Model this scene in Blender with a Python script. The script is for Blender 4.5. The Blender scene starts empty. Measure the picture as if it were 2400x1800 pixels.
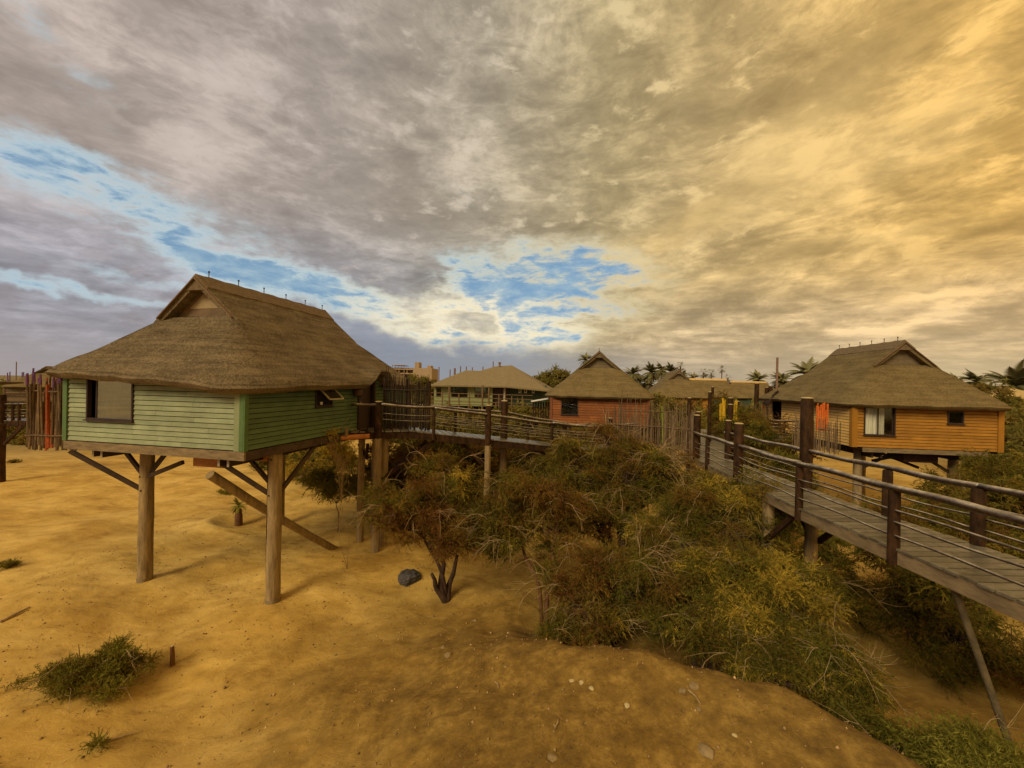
import bpy, math, random
import numpy as np
from mathutils import Vector, Matrix
R_ = math.radians
rnd = random.Random(7); rng = np.random.default_rng(7)
scene = bpy.context.scene
col = scene.collection

# ------------------------------------------------------------------ camera
EYE = 6.0; FPX = 910.0; ROLL = 0.02
cd = bpy.data.cameras.new('camera'); cam = bpy.data.objects.new('camera', cd); col.objects.link(cam)
cd.sensor_width = 36.0; cd.lens = FPX/2400*36; cd.clip_start = 0.05; cd.clip_end = 5000
cam.matrix_world = Matrix.Translation((0, 0, EYE)) @ Matrix.Rotation(R_(90), 4, 'X') @ Matrix.Rotation(ROLL, 4, 'Z')
scene.camera = cam

def P(px, py, D):                       # point of the world seen at photo pixel (2400x1800) at forward distance D
    x = (px-1200)/FPX; y = -(py-900)/FPX
    c, s = math.cos(ROLL), math.sin(ROLL)
    return np.array([(x*c-y*s)*D, D, EYE+(x*s+y*c)*D])

# ------------------------------------------------------------------ world: evening sky with clouds
world = bpy.data.worlds.new("World"); scene.world = world; world.use_nodes = True
wt = world.node_tree; wt.nodes.clear()
SUN_AZ, SUN_EL = R_(-143), R_(36)       # compass direction from +Y towards +X
def wn(t, **k):
    n = wt.nodes.new(t)
    for a, b in k.items():
        if a == 'inp':
            for i, v in b.items():
                if isinstance(v, bpy.types.NodeSocket): wt.links.new(v, n.inputs[i])
                else: n.inputs[i].default_value = v
        else: setattr(n, a, b)
    return n
def wm(op, a, b=0.0, c=None, clamp=False):
    i = {0: a, 1: b}
    if c is not None: i[2] = c
    return wn('ShaderNodeMath', operation=op, use_clamp=clamp, inp=i).outputs[0]
def wmix(f, a, b, mode='MIX'):
    n = wn('ShaderNodeMix', data_type='RGBA', blend_type=mode)
    for i, v in ((0, f), (6, a), (7, b)):
        if isinstance(v, bpy.types.NodeSocket): wt.links.new(v, n.inputs[i])
        else: n.inputs[i].default_value = v if not isinstance(v, tuple) or len(v) == 4 else (*v, 1)
    return n.outputs[2]
def wramp(f, stops, interp='LINEAR'):
    n = wn('ShaderNodeValToRGB'); n.color_ramp.interpolation = interp
    els = n.color_ramp.elements
    while len(els) < len(stops): els.new(0.5)
    for e, (p, c) in zip(els, stops): e.position = p; e.color = (*c, 1) if len(c) == 3 else c
    wt.links.new(f, n.inputs[0]); return n.outputs[0]
tc = wn('ShaderNodeTexCoord').outputs['Generated']
sep = wn('ShaderNodeSeparateXYZ', inp={0: tc})
dx, dy, dz = sep.outputs
az = wm('MULTIPLY', wm('ARCTAN2', dx, dy), 57.2958)
el = wm('MULTIPLY', wm('ARCSINE', dz), 57.2958)
ae = wn('ShaderNodeCombineXYZ', inp={0: az, 1: el}).outputs[0]
zz = wm('ADD', wm('MAXIMUM', dz, 0.0), 0.10)
pl = wn('ShaderNodeCombineXYZ', inp={0: wm('DIVIDE', dx, zz), 1: wm('DIVIDE', dy, zz)}).outputs[0]   # cloud layer plane
def wnoise(vec, scale, detail=6, rough=0.55, rot=0, sc=(1, 1, 1), dist=0.0, loc=(0, 0, 0)):
    mp = wn('ShaderNodeMapping', inp={0: vec, 1: loc, 2: (0, 0, rot), 3: sc}).outputs[0]
    return wn('ShaderNodeTexNoise', inp={'Vector': mp, 'Scale': scale, 'Detail': detail, 'Roughness': rough, 'Distortion': dist}).outputs[0]
warp = wn('ShaderNodeTexNoise', inp={'Vector': ae, 'Scale': 0.09, 'Detail': 5.0, 'Roughness': 0.6}).outputs[1]
wv = wn('ShaderNodeVectorMath', operation='MULTIPLY_ADD', inp={0: warp, 1: (11.0, 8.0, 0), 2: (-5.5, -4.0, 0)}).outputs[0]
aew = wn('ShaderNodeVectorMath', operation='ADD', inp={0: ae, 1: wv}).outputs[0]
def blob(a, e, ra, re, rot=0, soft=1.0, vec=None):
    v = wn('ShaderNodeVectorMath', operation='SUBTRACT', inp={0: vec or aew, 1: (a, e, 0)}).outputs[0]
    v = wn('ShaderNodeMapping', inp={0: v, 2: (0, 0, R_(-rot))}).outputs[0]
    v = wn('ShaderNodeVectorMath', operation='MULTIPLY', inp={0: v, 1: (1/ra, 1/re, 0)}).outputs[0]
    l = wn('ShaderNodeVectorMath', operation='LENGTH', inp={0: v}).outputs[1]
    return wn('ShaderNodeMapRange', interpolation_type='SMOOTHSTEP', inp={0: l, 1: 1.0+soft*.6, 2: max(0, 1.0-soft*.6), 3: 0.0, 4: 1.0}).outputs[0]
def wsum(l):
    s = l[0]
    for b in l[1:]: s = wm('ADD', s, b)
    return s
def wscale(b, k): return wm('MULTIPLY', b, k)
big = wnoise(pl, 0.60, 8, 0.60, rot=R_(28), sc=(1, 1.6, 1), dist=0.15)
fine = wnoise(pl, 2.2, 8, 0.60, rot=R_(24), sc=(1, 1.25, 1), dist=0.1, loc=(3, 1, 0))
wisp = wnoise(ae, 0.16, 8, 0.62, rot=R_(-7), sc=(0.45, 2.4, 1), dist=0.4)
puff = wnoise(ae, 0.17, 9, 0.66, rot=R_(-32), sc=(0.62, 1.7, 1), dist=0.55, loc=(7, 3, 0))
gaps = wsum([wscale(blob(6.0, 15.5, 14, 4.4, -3, 1.5), 0.60), wscale(blob(-4.0, 12.5, 9, 3.6, -14, 1.5), 0.42),
             wscale(blob(-51, 19.0, 10, 2.8, -20, 1.5), 0.37), wscale(blob(-38, 15.5, 9, 3.8, -20, 1.5), 0.41),
             wscale(blob(-17, 8.8, 17, 2.6, -9, 1.4), 0.36), wscale(blob(-6, 5.5, 11, 2.2, 0, 1.5), 0.30),
             wscale(blob(10, 8.5, 10, 2.0, 3, 1.4), 0.34),
             wscale(blob(-27, 12.5, 12, 1.6, -8, 1.6), 0.26), wscale(blob(-50, 8.6, 12, 0.7, -6, 1.4), 0.34), wscale(blob(-44, 10.6, 9, .6, -6, 1.4), 0.26),
             wscale(blob(-52, 30, 8, 2.2, -35, 1.5), 0.22), wscale(blob(-9, 26, 6, 2.5, -10, 1.6), 0.12)])
crisp = wnoise(ae, 0.45, 9, 0.66, rot=R_(-14), sc=(0.6, 1.7, 1), dist=0.3, loc=(1, 9, 0))
ns = wm('ADD', wm('MULTIPLY_ADD', wisp, 1.2, -0.60), wm('ADD', wm('MULTIPLY_ADD', crisp, 1.1, -0.55), wm('MULTIPLY_ADD', puff, 1.1, -0.55)))
gm = wm('MINIMUM', wscale(gaps, 2.0), 1.0)
dens = wm('ADD', wm('SUBTRACT', 0.86, wscale(gaps, 1.25)), wm('MULTIPLY', ns, wm('MULTIPLY_ADD', gm, 0.75, 0.30)))
dens = wm('ADD', dens, wsum([wscale(blob(-13, 5.2, 8, 1.5, -12, 0.9), 0.30), wscale(blob(-5, 8.4, 3.6, 1.8, -20, .9), 0.34), wscale(blob(-12, 14.5, 10, 2.2, -6, 1.0), 0.22)]))
azn = wm('MULTIPLY_ADD', az, 1/120, 0.5, clamp=True)
cloudc = wramp(azn, [(0.0, (.345, .285, .250)), (0.28, (.315, .268, .232)), (0.46, (.305, .258, .190)), (0.60, (.335, .262, .140)), (0.76, (.41, .285, .120)), (0.92, (.49, .300, .090)), (1.0, (.52, .305, .082))])
# shade inside the clouds
def billow(n): return wm('SUBTRACT', 1.0, wm('ABSOLUTE', wm('MULTIPLY_ADD', n, 5.0, -2.5)), clamp=True)
puff2 = wnoise(ae, 0.085, 9, 0.64, rot=R_(-30), sc=(0.75, 1.35, 1), dist=0.35, loc=(2, 5, 0))
shade = wm('ADD', wm('ADD', wm('MULTIPLY', big, 0.45), wm('MULTIPLY', fine, 0.45)), wm('MULTIPLY', puff2, 0.60))
shade = wm('ADD', shade, wm('MULTIPLY', billow(puff), 0.13))
shade = wn('ShaderNodeMapRange', inp={0: shade, 1: 0.62, 2: 1.02, 3: 0.0, 4: 1.0}).outputs[0]
sh = wramp(shade, [(0.0, (.74,)*3), (0.30, (.90,)*3), (0.50, (1.08,)*3), (0.68, (1.42,)*3), (0.90, (2.0,)*3)])
# the streaky left half is softer than the right half
soft = wn('ShaderNodeMapRange', inp={0: az, 1: -35.0, 2: 8.0, 3: 0.55, 4: 1.0}).outputs[0]
sh = wmix(soft, (1, 1, 1), sh)
cloud = wmix(1.0, cloudc, sh, 'MULTIPLY')
ws = wn('ShaderNodeMapRange', inp={0: wisp, 1: .35, 2: .68, 3: 0.80, 4: 1.32}).outputs[0]
lowm = wn('ShaderNodeMapRange', interpolation_type='SMOOTHSTEP', inp={0: el, 1: 26.0, 2: 9.0, 3: 0.25, 4: 1.0}).outputs[0]
wsc = wn('ShaderNodeCombineXYZ', inp={0: ws, 1: ws, 2: ws}).outputs[0]
cloud = wmix(lowm, cloud, wmix(1.0, cloud, wsc, 'MULTIPLY'))
# low clouds on the left go blue-violet
lowl = wm('MULTIPLY', wn('ShaderNodeMapRange', interpolation_type='SMOOTHSTEP', inp={0: el, 1: 24.0, 2: 10.0, 3: 0.0, 4: 1.0}).outputs[0],
          wn('ShaderNodeMapRange', interpolation_type='SMOOTHSTEP', inp={0: az, 1: 20.0, 2: -6.0, 3: 0.0, 4: 1.0}).outputs[0])
cloud = wmix(lowl, cloud, wmix(1.0, cloud, (.80, .93, 1.18), 'MULTIPLY'))
# crisp sunlit puffs in the upper right half
pf_ = wnoise(ae, 0.30, 9, 0.60, rot=R_(-34), sc=(0.55, 1.25, 1), dist=0.25, loc=(11, 4, 0))
hp_ = wm('ADD', wm('MULTIPLY', pf_, 0.62), wm('ADD', wm('MULTIPLY', crisp, 0.18), wm('MULTIPLY', puff2, 0.30)))
hl = wn('ShaderNodeMapRange', interpolation_type='SMOOTHSTEP', inp={0: hp_, 1: .575, 2: .68, 3: 0.0, 4: 1.0}).outputs[0]
hm = wn('ShaderNodeMapRange', interpolation_type='SMOOTHSTEP', inp={0: az, 1: -42.0, 2: 8.0, 3: 0.25, 4: 0.9}).outputs[0]
cloud = wmix(wm('MULTIPLY', hl, wm('MULTIPLY', hm, wn('ShaderNodeMapRange', inp={0: el, 1: 6.0, 2: 16.0, 3: 0.0, 4: 1.0}).outputs[0])), cloud, wmix(1.0, cloudc, (1.95, 1.98, 2.05), 'MULTIPLY'))
dk_ = wn('ShaderNodeMapRange', interpolation_type='SMOOTHSTEP', inp={0: hp_, 1: .54, 2: .44, 3: 0.0, 4: 0.30}).outputs[0]
cloud = wmix(dk_, cloud, wmix(1.0, cloudc, (.62, .60, .60), 'MULTIPLY'))
# bright gold streaks on the right
gold = wsum([wscale(blob(33, 27, 12, 3.2, 28, 1.0), .55), wscale(blob(22, 20, 14, 2.0, 14, 1.0), .45), wscale(blob(42, 24, 9, 3.0, 20, 1), .4), wscale(blob(17, 15.2, 5, 1.8, 20, .9), .4), wscale(blob(34, 14.5, 12, 1.1, 8, 1.0), .4)])
gold = wm('MULTIPLY', gold, wm('MULTIPLY_ADD', fine, 2.2, -0.45, clamp=True), clamp=True)
cloud = wmix(gold, cloud, (.80, .55, .22, 1))
lowr = wm('MULTIPLY', wn('ShaderNodeMapRange', interpolation_type='SMOOTHSTEP', inp={0: el, 1: 17.0, 2: 5.0, 3: 0.0, 4: 0.65}).outputs[0], wn('ShaderNodeMapRange', interpolation_type='SMOOTHSTEP', inp={0: az, 1: 5.0, 2: 25.0, 3: 0.0, 4: 1.0}).outputs[0])
cloud = wmix(lowr, cloud, wmix(1.0, (.43, .325, .20), sh, 'MULTIPLY'))
skyt = wn('ShaderNodeTexSky', sky_type='NISHITA', sun_disc=False, sun_elevation=SUN_EL, sun_rotation=SUN_AZ)
clear = wmix(1.0, wmix(1.0, skyt.outputs[0], (0.06, 0.085, 0.11), 'MULTIPLY'), (.05, .10, .13), 'ADD')
clear = wmix(0.75, clear, (.185, .295, .40, 1))
edge = wramp(azn, [(0.0, (.44, .55, .62)), (0.40, (.52, .60, .58)), (0.62, (.66, .56, .34)), (1.0, (.78, .56, .25))])
d1 = wn('ShaderNodeMapRange', interpolation_type='SMOOTHSTEP', inp={0: dens, 1: 0.05, 2: 0.42, 3: 0.0, 4: 1.0}).outputs[0]
d2 = wn('ShaderNodeMapRange', interpolation_type='SMOOTHSTEP', inp={0: dens, 1: 0.22, 2: 0.74, 3: 0.0, 4: 1.0}).outputs[0]
glow = wm('MULTIPLY', blob(-6, 8.4, 14, 3.0, -4, 1.4), wm('MULTIPLY_ADD', crisp, 3.0, -0.95, clamp=True))
edge = wmix(blob(-5, 8.5, 15, 4.5, -4, 1.2), edge, (.92, .82, .58, 1))
clear = wmix(wm('MULTIPLY_ADD', crisp, 3.2, -1.20, clamp=True), clear, (.36, .48, .54, 1))
skyc = wmix(d2, wmix(d1, clear, edge), cloud)
skyc = wmix(wm('MULTIPLY', glow, 0.50), skyc, (.98, .84, .55, 1))
bank = wm('MULTIPLY', blob(-12, 3.2, 26, 2.6, 0, 0.9), wm('MULTIPLY_ADD', wisp, 2.2, -0.25, clamp=True))
skyc = wmix(wm('MULTIPLY', bank, 0.85), skyc, (.235, .265, .325, 1))
bank2 = wm('MULTIPLY', blob(-22, 7.0, 9, 1.3, -14, 0.9), wm('MULTIPLY_ADD', crisp, 2.2, -0.3, clamp=True))
skyc = wmix(wm('MULTIPLY', bank2, 0.8), skyc, (.24, .27, .34, 1))
# hazy band at the horizon
hz = wn('ShaderNodeMapRange', interpolation_type='SMOOTHSTEP', inp={0: el, 1: 7.5, 2: 0.5, 3: 0.0, 4: 0.92}).outputs[0]
hzc = wramp(azn, [(0.05, (.33, .29, .28)), (0.35, (.235, .26, .305)), (0.52, (.29, .285, .285)), (0.7, (.38, .31, .22)), (0.95, (.50, .385, .215))])
skyc = wmix(hz, skyc, hzc)
bg = wn('ShaderNodeBackground', inp={0: skyc, 1: 1.0})
wo = wn('ShaderNodeOutputWorld'); wt.links.new(bg.outputs[0], wo.inputs[0])

# ------------------------------------------------------------------ sun (soft, through thin cloud)
sd = bpy.data.lights.new('sun', 'SUN'); sun = bpy.data.objects.new('sun', sd); col.objects.link(sun)
sd.energy = 2.1; sd.angle = R_(24); sd.color = (1.0, .82, .50)
sv = Vector((math.sin(SUN_AZ)*math.cos(SUN_EL), math.cos(SUN_AZ)*math.cos(SUN_EL), math.sin(SUN_EL)))
sun.rotation_euler = sv.to_track_quat('Z', 'Y').to_euler()

scene.view_settings.view_transform = 'Standard'; scene.view_settings.look = 'None'
scene.view_settings.exposure = 0.15; scene.view_settings.gamma = 1.0
scene.render.engine = 'CYCLES'

# ------------------------------------------------------------------ materials
MATS = {}
def mat(name, c1, c2=None, rough=.8, scale=6, stretch=(1, 1, 1), bump=.0, bscale=None, c3=None, spec=.3, detail=5, tint=None, metallic=0, sheen=0, contrast=(.35, .65), trans=0, macro=0):
    if name in MATS: return MATS[name]
    m = bpy.data.materials.new(name); m.use_nodes = True; t = m.node_tree; b = t.nodes['Principled BSDF']
    def N(ty, **k):
        n = t.nodes.new(ty)
        for a, v in k.items(): setattr(n, a, v)
        return n
    b.inputs['Roughness'].default_value = rough; b.inputs['Metallic'].default_value = metallic
    b.inputs['Specular IOR Level'].default_value = spec
    c2 = c2 or tuple(x*.7 for x in c1)
    tcn = N('ShaderNodeTexCoord'); mp = N('ShaderNodeMapping'); mp.inputs[3].default_value = stretch
    t.links.new(tcn.outputs['Object'], mp.inputs[0])
    no = N('ShaderNodeTexNoise'); no.inputs['Scale'].default_value = scale; no.inputs['Detail'].default_value = detail; no.inputs['Roughness'].default_value = .65
    t.links.new(mp.outputs[0], no.inputs['Vector'])
    cr = N('ShaderNodeValToRGB'); e = cr.color_ramp.elements
    e[0].position, e[1].position = contrast; e[0].color = (*c2, 1); e[1].color = (*c1, 1)
    if c3: x = e.new(min(.98, contrast[1]+.12)); x.color = (*c3, 1)
    t.links.new(no.outputs[0], cr.inputs[0]); out = cr.outputs[0]
    if tint:                             # second colour chosen per element
        at = N('ShaderNodeAttribute'); at.attribute_name = 'tint'
        mr = N('ShaderNodeValToRGB'); ee = mr.color_ramp.elements
        while len(ee) < len(tint): ee.new(.5)
        for q, (p_, c_) in zip(ee, tint): q.position = p_; q.color = (*c_, 1)
        t.links.new(at.outputs['Fac'], mr.inputs[0])
        mx = N('ShaderNodeMix', data_type='RGBA', blend_type='MULTIPLY'); mx.inputs[0].default_value = 1
        t.links.new(out, mx.inputs[6]); t.links.new(mr.outputs[0], mx.inputs[7]); out = mx.outputs[2]
    if macro:
        n3 = N('ShaderNodeTexNoise'); n3.inputs['Scale'].default_value = 1.3; n3.inputs['Detail'].default_value = 7; n3.inputs['Roughness'].default_value = .7
        t.links.new(tcn.outputs['Object'], n3.inputs['Vector']); m3 = N('ShaderNodeValToRGB'); e3 = m3.color_ramp.elements
        e3[0].position, e3[1].position = .34, .66; e3[0].color = (1-macro, 1-macro*1.05, 1-macro*1.15, 1); e3[1].color = (1+macro*.6, 1+macro*.6, 1+macro*.6, 1)
        t.links.new(n3.outputs[0], m3.inputs[0]); mx3 = N('ShaderNodeMix', data_type='RGBA', blend_type='MULTIPLY'); mx3.inputs[0].default_value = 1
        t.links.new(out, mx3.inputs[6]); t.links.new(m3.outputs[0], mx3.inputs[7]); out = mx3.outputs[2]
    t.links.new(out, b.inputs['Base Color'])
    if bump:
        n2 = N('ShaderNodeTexNoise'); n2.inputs['Scale'].default_value = bscale or scale*4; n2.inputs['Detail'].default_value = 4
        t.links.new(mp.outputs[0], n2.inputs['Vector'])
        bu = N('ShaderNodeBump'); bu.inputs['Strength'].default_value = bump; bu.inputs['Distance'].default_value = .02
        t.links.new(n2.outputs[0], bu.inputs['Height']); t.links.new(bu.outputs[0], b.inputs['Normal'])
    if trans:
        b.inputs['Transmission Weight'].default_value = 0
        tr = N('ShaderNodeBsdfTranslucent'); t.links.new(out, tr.inputs[0]); ms = N('ShaderNodeMixShader'); ms.inputs[0].default_value = trans
        t.links.new(b.outputs[0], ms.inputs[1]); t.links.new(tr.outputs[0], ms.inputs[2])
        t.links.new(ms.outputs[0], t.nodes['Material Output'].inputs[0])
    MATS[name] = m; return m
def glass(name, c=(.5, .5, .5), rough=.03, alpha=.55):
    if name in MATS: return MATS[name]
    m = bpy.data.materials.new(name); m.use_nodes = True; t = m.node_tree
    t.nodes.remove(t.nodes['Principled BSDF']); b = t.nodes.new('ShaderNodeBsdfGlossy'); b.inputs[0].default_value = (.85, .87, .85, 1); b.inputs['Roughness'].default_value = rough
    tr = t.nodes.new('ShaderNodeBsdfTransparent'); ms = t.nodes.new('ShaderNodeMixShader'); ms.inputs[0].default_value = alpha
    t.links.new(tr.outputs[0], ms.inputs[1]); t.links.new(b.outputs[0], ms.inputs[2]); t.links.new(ms.outputs[0], t.nodes['Material Output'].inputs[0])
    MATS[name] = m; return m

SID = [(0, (.84, .84, .84)), (1, (1.12, 1.12, 1.12))]
M_thatch = mat('thatch', (.200, .155, .092), (.132, .098, .055), .95, 26, (1, 1, .6), bump=.55, bscale=110, c3=(.25, .19, .11), spec=.1, detail=8, macro=.24, tint=[(0, (.62, .60, .55)), (.5, (1, 1, 1)), (1, (1.25, 1.2, 1.1))])
def courses(m, amp):
    t = m.node_tree; b = t.nodes['Principled BSDF']; src = b.inputs['Base Color'].links[0].from_socket
    tc_ = t.nodes.new('ShaderNodeTexCoord'); mp = t.nodes.new('ShaderNodeMapping'); mp.inputs[3].default_value = (9, 9, .9); t.links.new(tc_.outputs['Object'], mp.inputs[0])
    n = t.nodes.new('ShaderNodeTexNoise'); n.inputs['Scale'].default_value = 3.0; n.inputs['Detail'].default_value = 6; t.links.new(mp.outputs[0], n.inputs['Vector'])
    sp_ = t.nodes.new('ShaderNodeSeparateXYZ'); t.links.new(tc_.outputs['Object'], sp_.inputs[0])
    w = t.nodes.new('ShaderNodeTexNoise'); w.inputs['Scale'].default_value = 2.2; w.inputs['Detail'].default_value = 5; mw = t.nodes.new('ShaderNodeMapping'); mw.inputs[3].default_value = (.35, .35, 4.5); t.links.new(tc_.outputs['Object'], mw.inputs[0]); t.links.new(mw.outputs[0], w.inputs['Vector'])
    ad = t.nodes.new('ShaderNodeMath'); ad.operation = 'ADD'; t.links.new(n.outputs[0], ad.inputs[0]); t.links.new(w.outputs[0], ad.inputs[1])
    mr = t.nodes.new('ShaderNodeMapRange'); t.links.new(ad.outputs[0], mr.inputs[0])
    for k_, v_ in ((1, .80), (2, 1.2), (3, 1-amp), (4, 1+amp)): mr.inputs[k_].default_value = v_
    cb = t.nodes.new('ShaderNodeCombineXYZ'); [t.links.new(mr.outputs[0], cb.inputs[k_]) for k_ in range(3)]
    mx = t.nodes.new('ShaderNodeMix'); mx.data_type = 'RGBA'; mx.blend_type = 'MULTIPLY'; mx.inputs[0].default_value = 1; t.links.new(src, mx.inputs[6]); t.links.new(cb.outputs[0], mx.inputs[7]); t.links.new(mx.outputs[2], b.inputs['Base Color'])
courses(M_thatch, .34)
M_thatch2 = mat('thatch_far', (.195, .145, .066), (.145, .107, .048), .95, 14, bump=.5, bscale=50, spec=.1, detail=8, macro=.20, tint=[(0, (.6, .58, .5)), (.5, (1, 1, 1)), (1, (1.25, 1.2, 1.1))])
courses(M_thatch2, .22)
M_ridge = mat('ridge_capping', (.20, .145, .085), (.13, .092, .052), .9, 9, bump=.6, spec=.1)
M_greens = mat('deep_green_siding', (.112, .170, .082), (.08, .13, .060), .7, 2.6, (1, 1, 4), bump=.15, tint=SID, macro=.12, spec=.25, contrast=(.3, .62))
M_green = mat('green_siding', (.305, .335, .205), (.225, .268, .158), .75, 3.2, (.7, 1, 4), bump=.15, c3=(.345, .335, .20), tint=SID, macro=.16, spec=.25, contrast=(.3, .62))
M_trim = mat('green_trim', (.10, .175, .062), (.075, .135, .048), .6, 3, spec=.3)
M_trimp = mat('pale_green_trim', (.26, .295, .165), (.20, .24, .13), .7, 3, (1, 1, .4), spec=.3)
M_ochre = mat('ochre_siding', (.40, .19, .028), (.32, .145, .02), .7, 2.2, (1, 1, 5), tint=SID, macro=.14, spec=.25)
M_ochret = mat('ochre_trim', (.36, .165, .018), (.31, .135, .014), .6, 3)
M_tan = mat('weathered_tan_siding', (.80, .51, .16), (.66, .41, .125), .8, 2.2, (1, 1, 5), tint=SID, macro=.14)
M_orange = mat('orange_siding', (.29, .095, .022), (.22, .07, .017), .7, 2.2, (1, 1, 5), tint=SID, macro=.14)
M_oranget = mat('orange_trim', (.22, .07, .03), (.18, .055, .025), .6, 3)
M_beam = mat('floor_beam_wood', (.27, .195, .10), (.14, .10, .055), .8, 2.5, (1, 1, 4), bump=.3)
M_dbeam = mat('dark_beam_wood', (.085, .055, .035), (.045, .028, .018), .8, 4, bump=.3)
M_pole = mat('raw_pole_wood', (.33, .235, .115), (.17, .12, .06), .85, 5, (2.2, 2.2, .35), bump=.5, bscale=14, c3=(.45, .30, .12), contrast=(.32, .6))
M_dark = mat('dark_stained_wood', (.070, .034, .014), (.022, .012, .006), .70, 6, (1.5, 1.5, .5), bump=.5, spec=.10, macro=.3)
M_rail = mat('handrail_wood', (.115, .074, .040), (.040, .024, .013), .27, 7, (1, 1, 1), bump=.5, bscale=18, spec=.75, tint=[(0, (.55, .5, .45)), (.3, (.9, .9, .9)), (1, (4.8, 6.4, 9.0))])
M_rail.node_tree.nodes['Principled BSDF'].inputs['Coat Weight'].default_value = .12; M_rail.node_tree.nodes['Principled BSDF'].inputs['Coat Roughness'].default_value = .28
M_cap = mat('sawn_post_end', (.50, .40, .20), (.38, .28, .13), .7, 14)
M_deck = mat('deck_plank', (.235, .21, .155), (.125, .11, .078), .34, 3, (3, 3, 3), bump=.25, bscale=14, c3=(.32, .29, .215), spec=.5, tint=[(0, (.62, .6, .58)), (1, (1.15, 1.12, 1.08))])
M_stick = mat('fence_stick', (.20, .14, .082), (.10, .07, .044), .85, 9, (2, 2, .5), spec=.2, tint=[(0, (.55, .5, .45)), (1, (1.5, 1.45, 1.35))])
M_stickd = mat('dark_fence_stick', (.050, .032, .022), (.022, .015, .011), .75, 9, (2, 2, .5), spec=.3, tint=[(0, (.5, .5, .5)), (1, (1.6, 1.5, 1.35))])
M_osk = mat('orange_painted_stick', (.44, .105, .03), (.30, .065, .02), .6, 9)
M_psk = mat('purple_painted_stick', (.17, .065, .21), (.11, .04, .15), .6, 9)
M_ysk = mat('yellow_painted_stick', (.75, .48, .02), (.55, .32, .015), .6, 9)
M_gsk = mat('lime_painted_stick', (.35, .45, .03), (.25, .34, .02), .6, 9)
M_wframe = mat('window_frame_dark', (.05, .028, .02), (.03, .018, .014), .5, 6)
M_wpale = mat('window_frame_pale', (.45, .40, .30), (.35, .30, .22), .6, 6)
M_door = mat('door_wood', (.060, .032, .020), (.035, .02, .013), .5, 5, (4, 4, .5))
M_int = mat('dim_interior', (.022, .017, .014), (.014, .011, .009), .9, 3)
M_curt = mat('curtain_cloth', (.62, .60, .46), (.48, .46, .34), .9, 3, (6, 6, .3), spec=.1)
M_curtg = mat('grey_curtain_cloth', (.62, .60, .52), (.5, .48, .41), .9, 3, (6, 6, .3), spec=.1)
M_gable = mat('gable_board', (.36, .27, .15), (.30, .22, .12), .8, 5)
M_gablew = mat('gable_wood', (.20, .13, .072), (.14, .09, .05), .75, 4)
M_ply = mat('orange_plywood', (.44, .19, .05), (.34, .13, .035), .7, 4, (1, 1, 3))
M_oran = mat('orange_log_wood', (.52, .20, .05), (.38, .13, .03), .55, 7)
M_glass = glass('window_glass', alpha=.66); M_glassd = glass('dark_window_glass', alpha=.10)
M_white = mat('white_paint', (.75, .72, .62), (.6, .58, .5), .6, 4)
M_lodge = mat('lodge_siding', (.27, .30, .14), (.22, .25, .11), .8, 2, (1, 1, 5))
M_lodged = mat('lodge_dark_siding', (.055, .085, .05), (.04, .065, .04), .8, 2, (1, 1, 5))
M_lroof = mat('lodge_roof', (.235, .185, .10), (.20, .158, .085), .9, 2.5, bump=.2)
M_conc = mat('apartment_render', (.40, .29, .18), (.36, .26, .16), .9, .4)
M_lamp = mat('clay_lamp', (.10, .05, .03), (.06, .03, .02), .6, 8)
M_bark = mat('tamarisk_bark', (.085, .048, .030), (.035, .02, .014), .9, 12, (1, 1, .4), bump=.7)
M_twig = mat('pale_dead_twig', (.40, .28, .135), (.24, .165, .08), .85, 12)
M_rust = mat('rusty_twig', (.17, .075, .03), (.11, .05, .022), .85, 12)
LT = [(0, (.50, .25, .09)), (.2, (.70, .45, .12)), (.42, (.66, .56, .12)), (.70, (.34, .42, .08)), (.85, (.72, .70, .13)), (1, (1.6, 1.35, .26))]
M_leaf = mat('tamarisk_foliage', (.40, .335, .235), (.19, .155, .105), .8, 1.3, spec=.15, tint=LT, trans=.30)
M_leafg = mat('green_foliage', (.36, .34, .20), (.22, .21, .12), .8, 1.3, spec=.15, tint=[(0, (.75, .5, .16)), (.5, (.66, .64, .15)), (1, (1.0, .92, .24))], trans=.30)
M_leaff = mat('far_foliage', (.34, .295, .18), (.23, .20, .115), .85, .6, spec=.1, tint=[(0, (.9, .6, .25)), (.5, (.72, .74, .25)), (1, (1.0, .92, .40))], trans=.25)
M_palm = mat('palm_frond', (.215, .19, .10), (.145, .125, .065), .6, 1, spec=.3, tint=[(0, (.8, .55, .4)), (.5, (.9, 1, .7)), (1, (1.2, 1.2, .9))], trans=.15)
M_palmt = mat('palm_trunk', (.13, .09, .06), (.08, .055, .04), .9, 3)
M_rock = mat('dark_rock', (.10, .09, .085), (.045, .042, .042), .85, 7, bump=.8, bscale=12)
M_stone = mat('pale_stone', (.31, .22, .10), (.20, .135, .06), .85, 9, bump=.5)
M_pole2 = mat('pink_pole', (.24, .14, .10), (.19, .11, .08), .7, 4)

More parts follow.
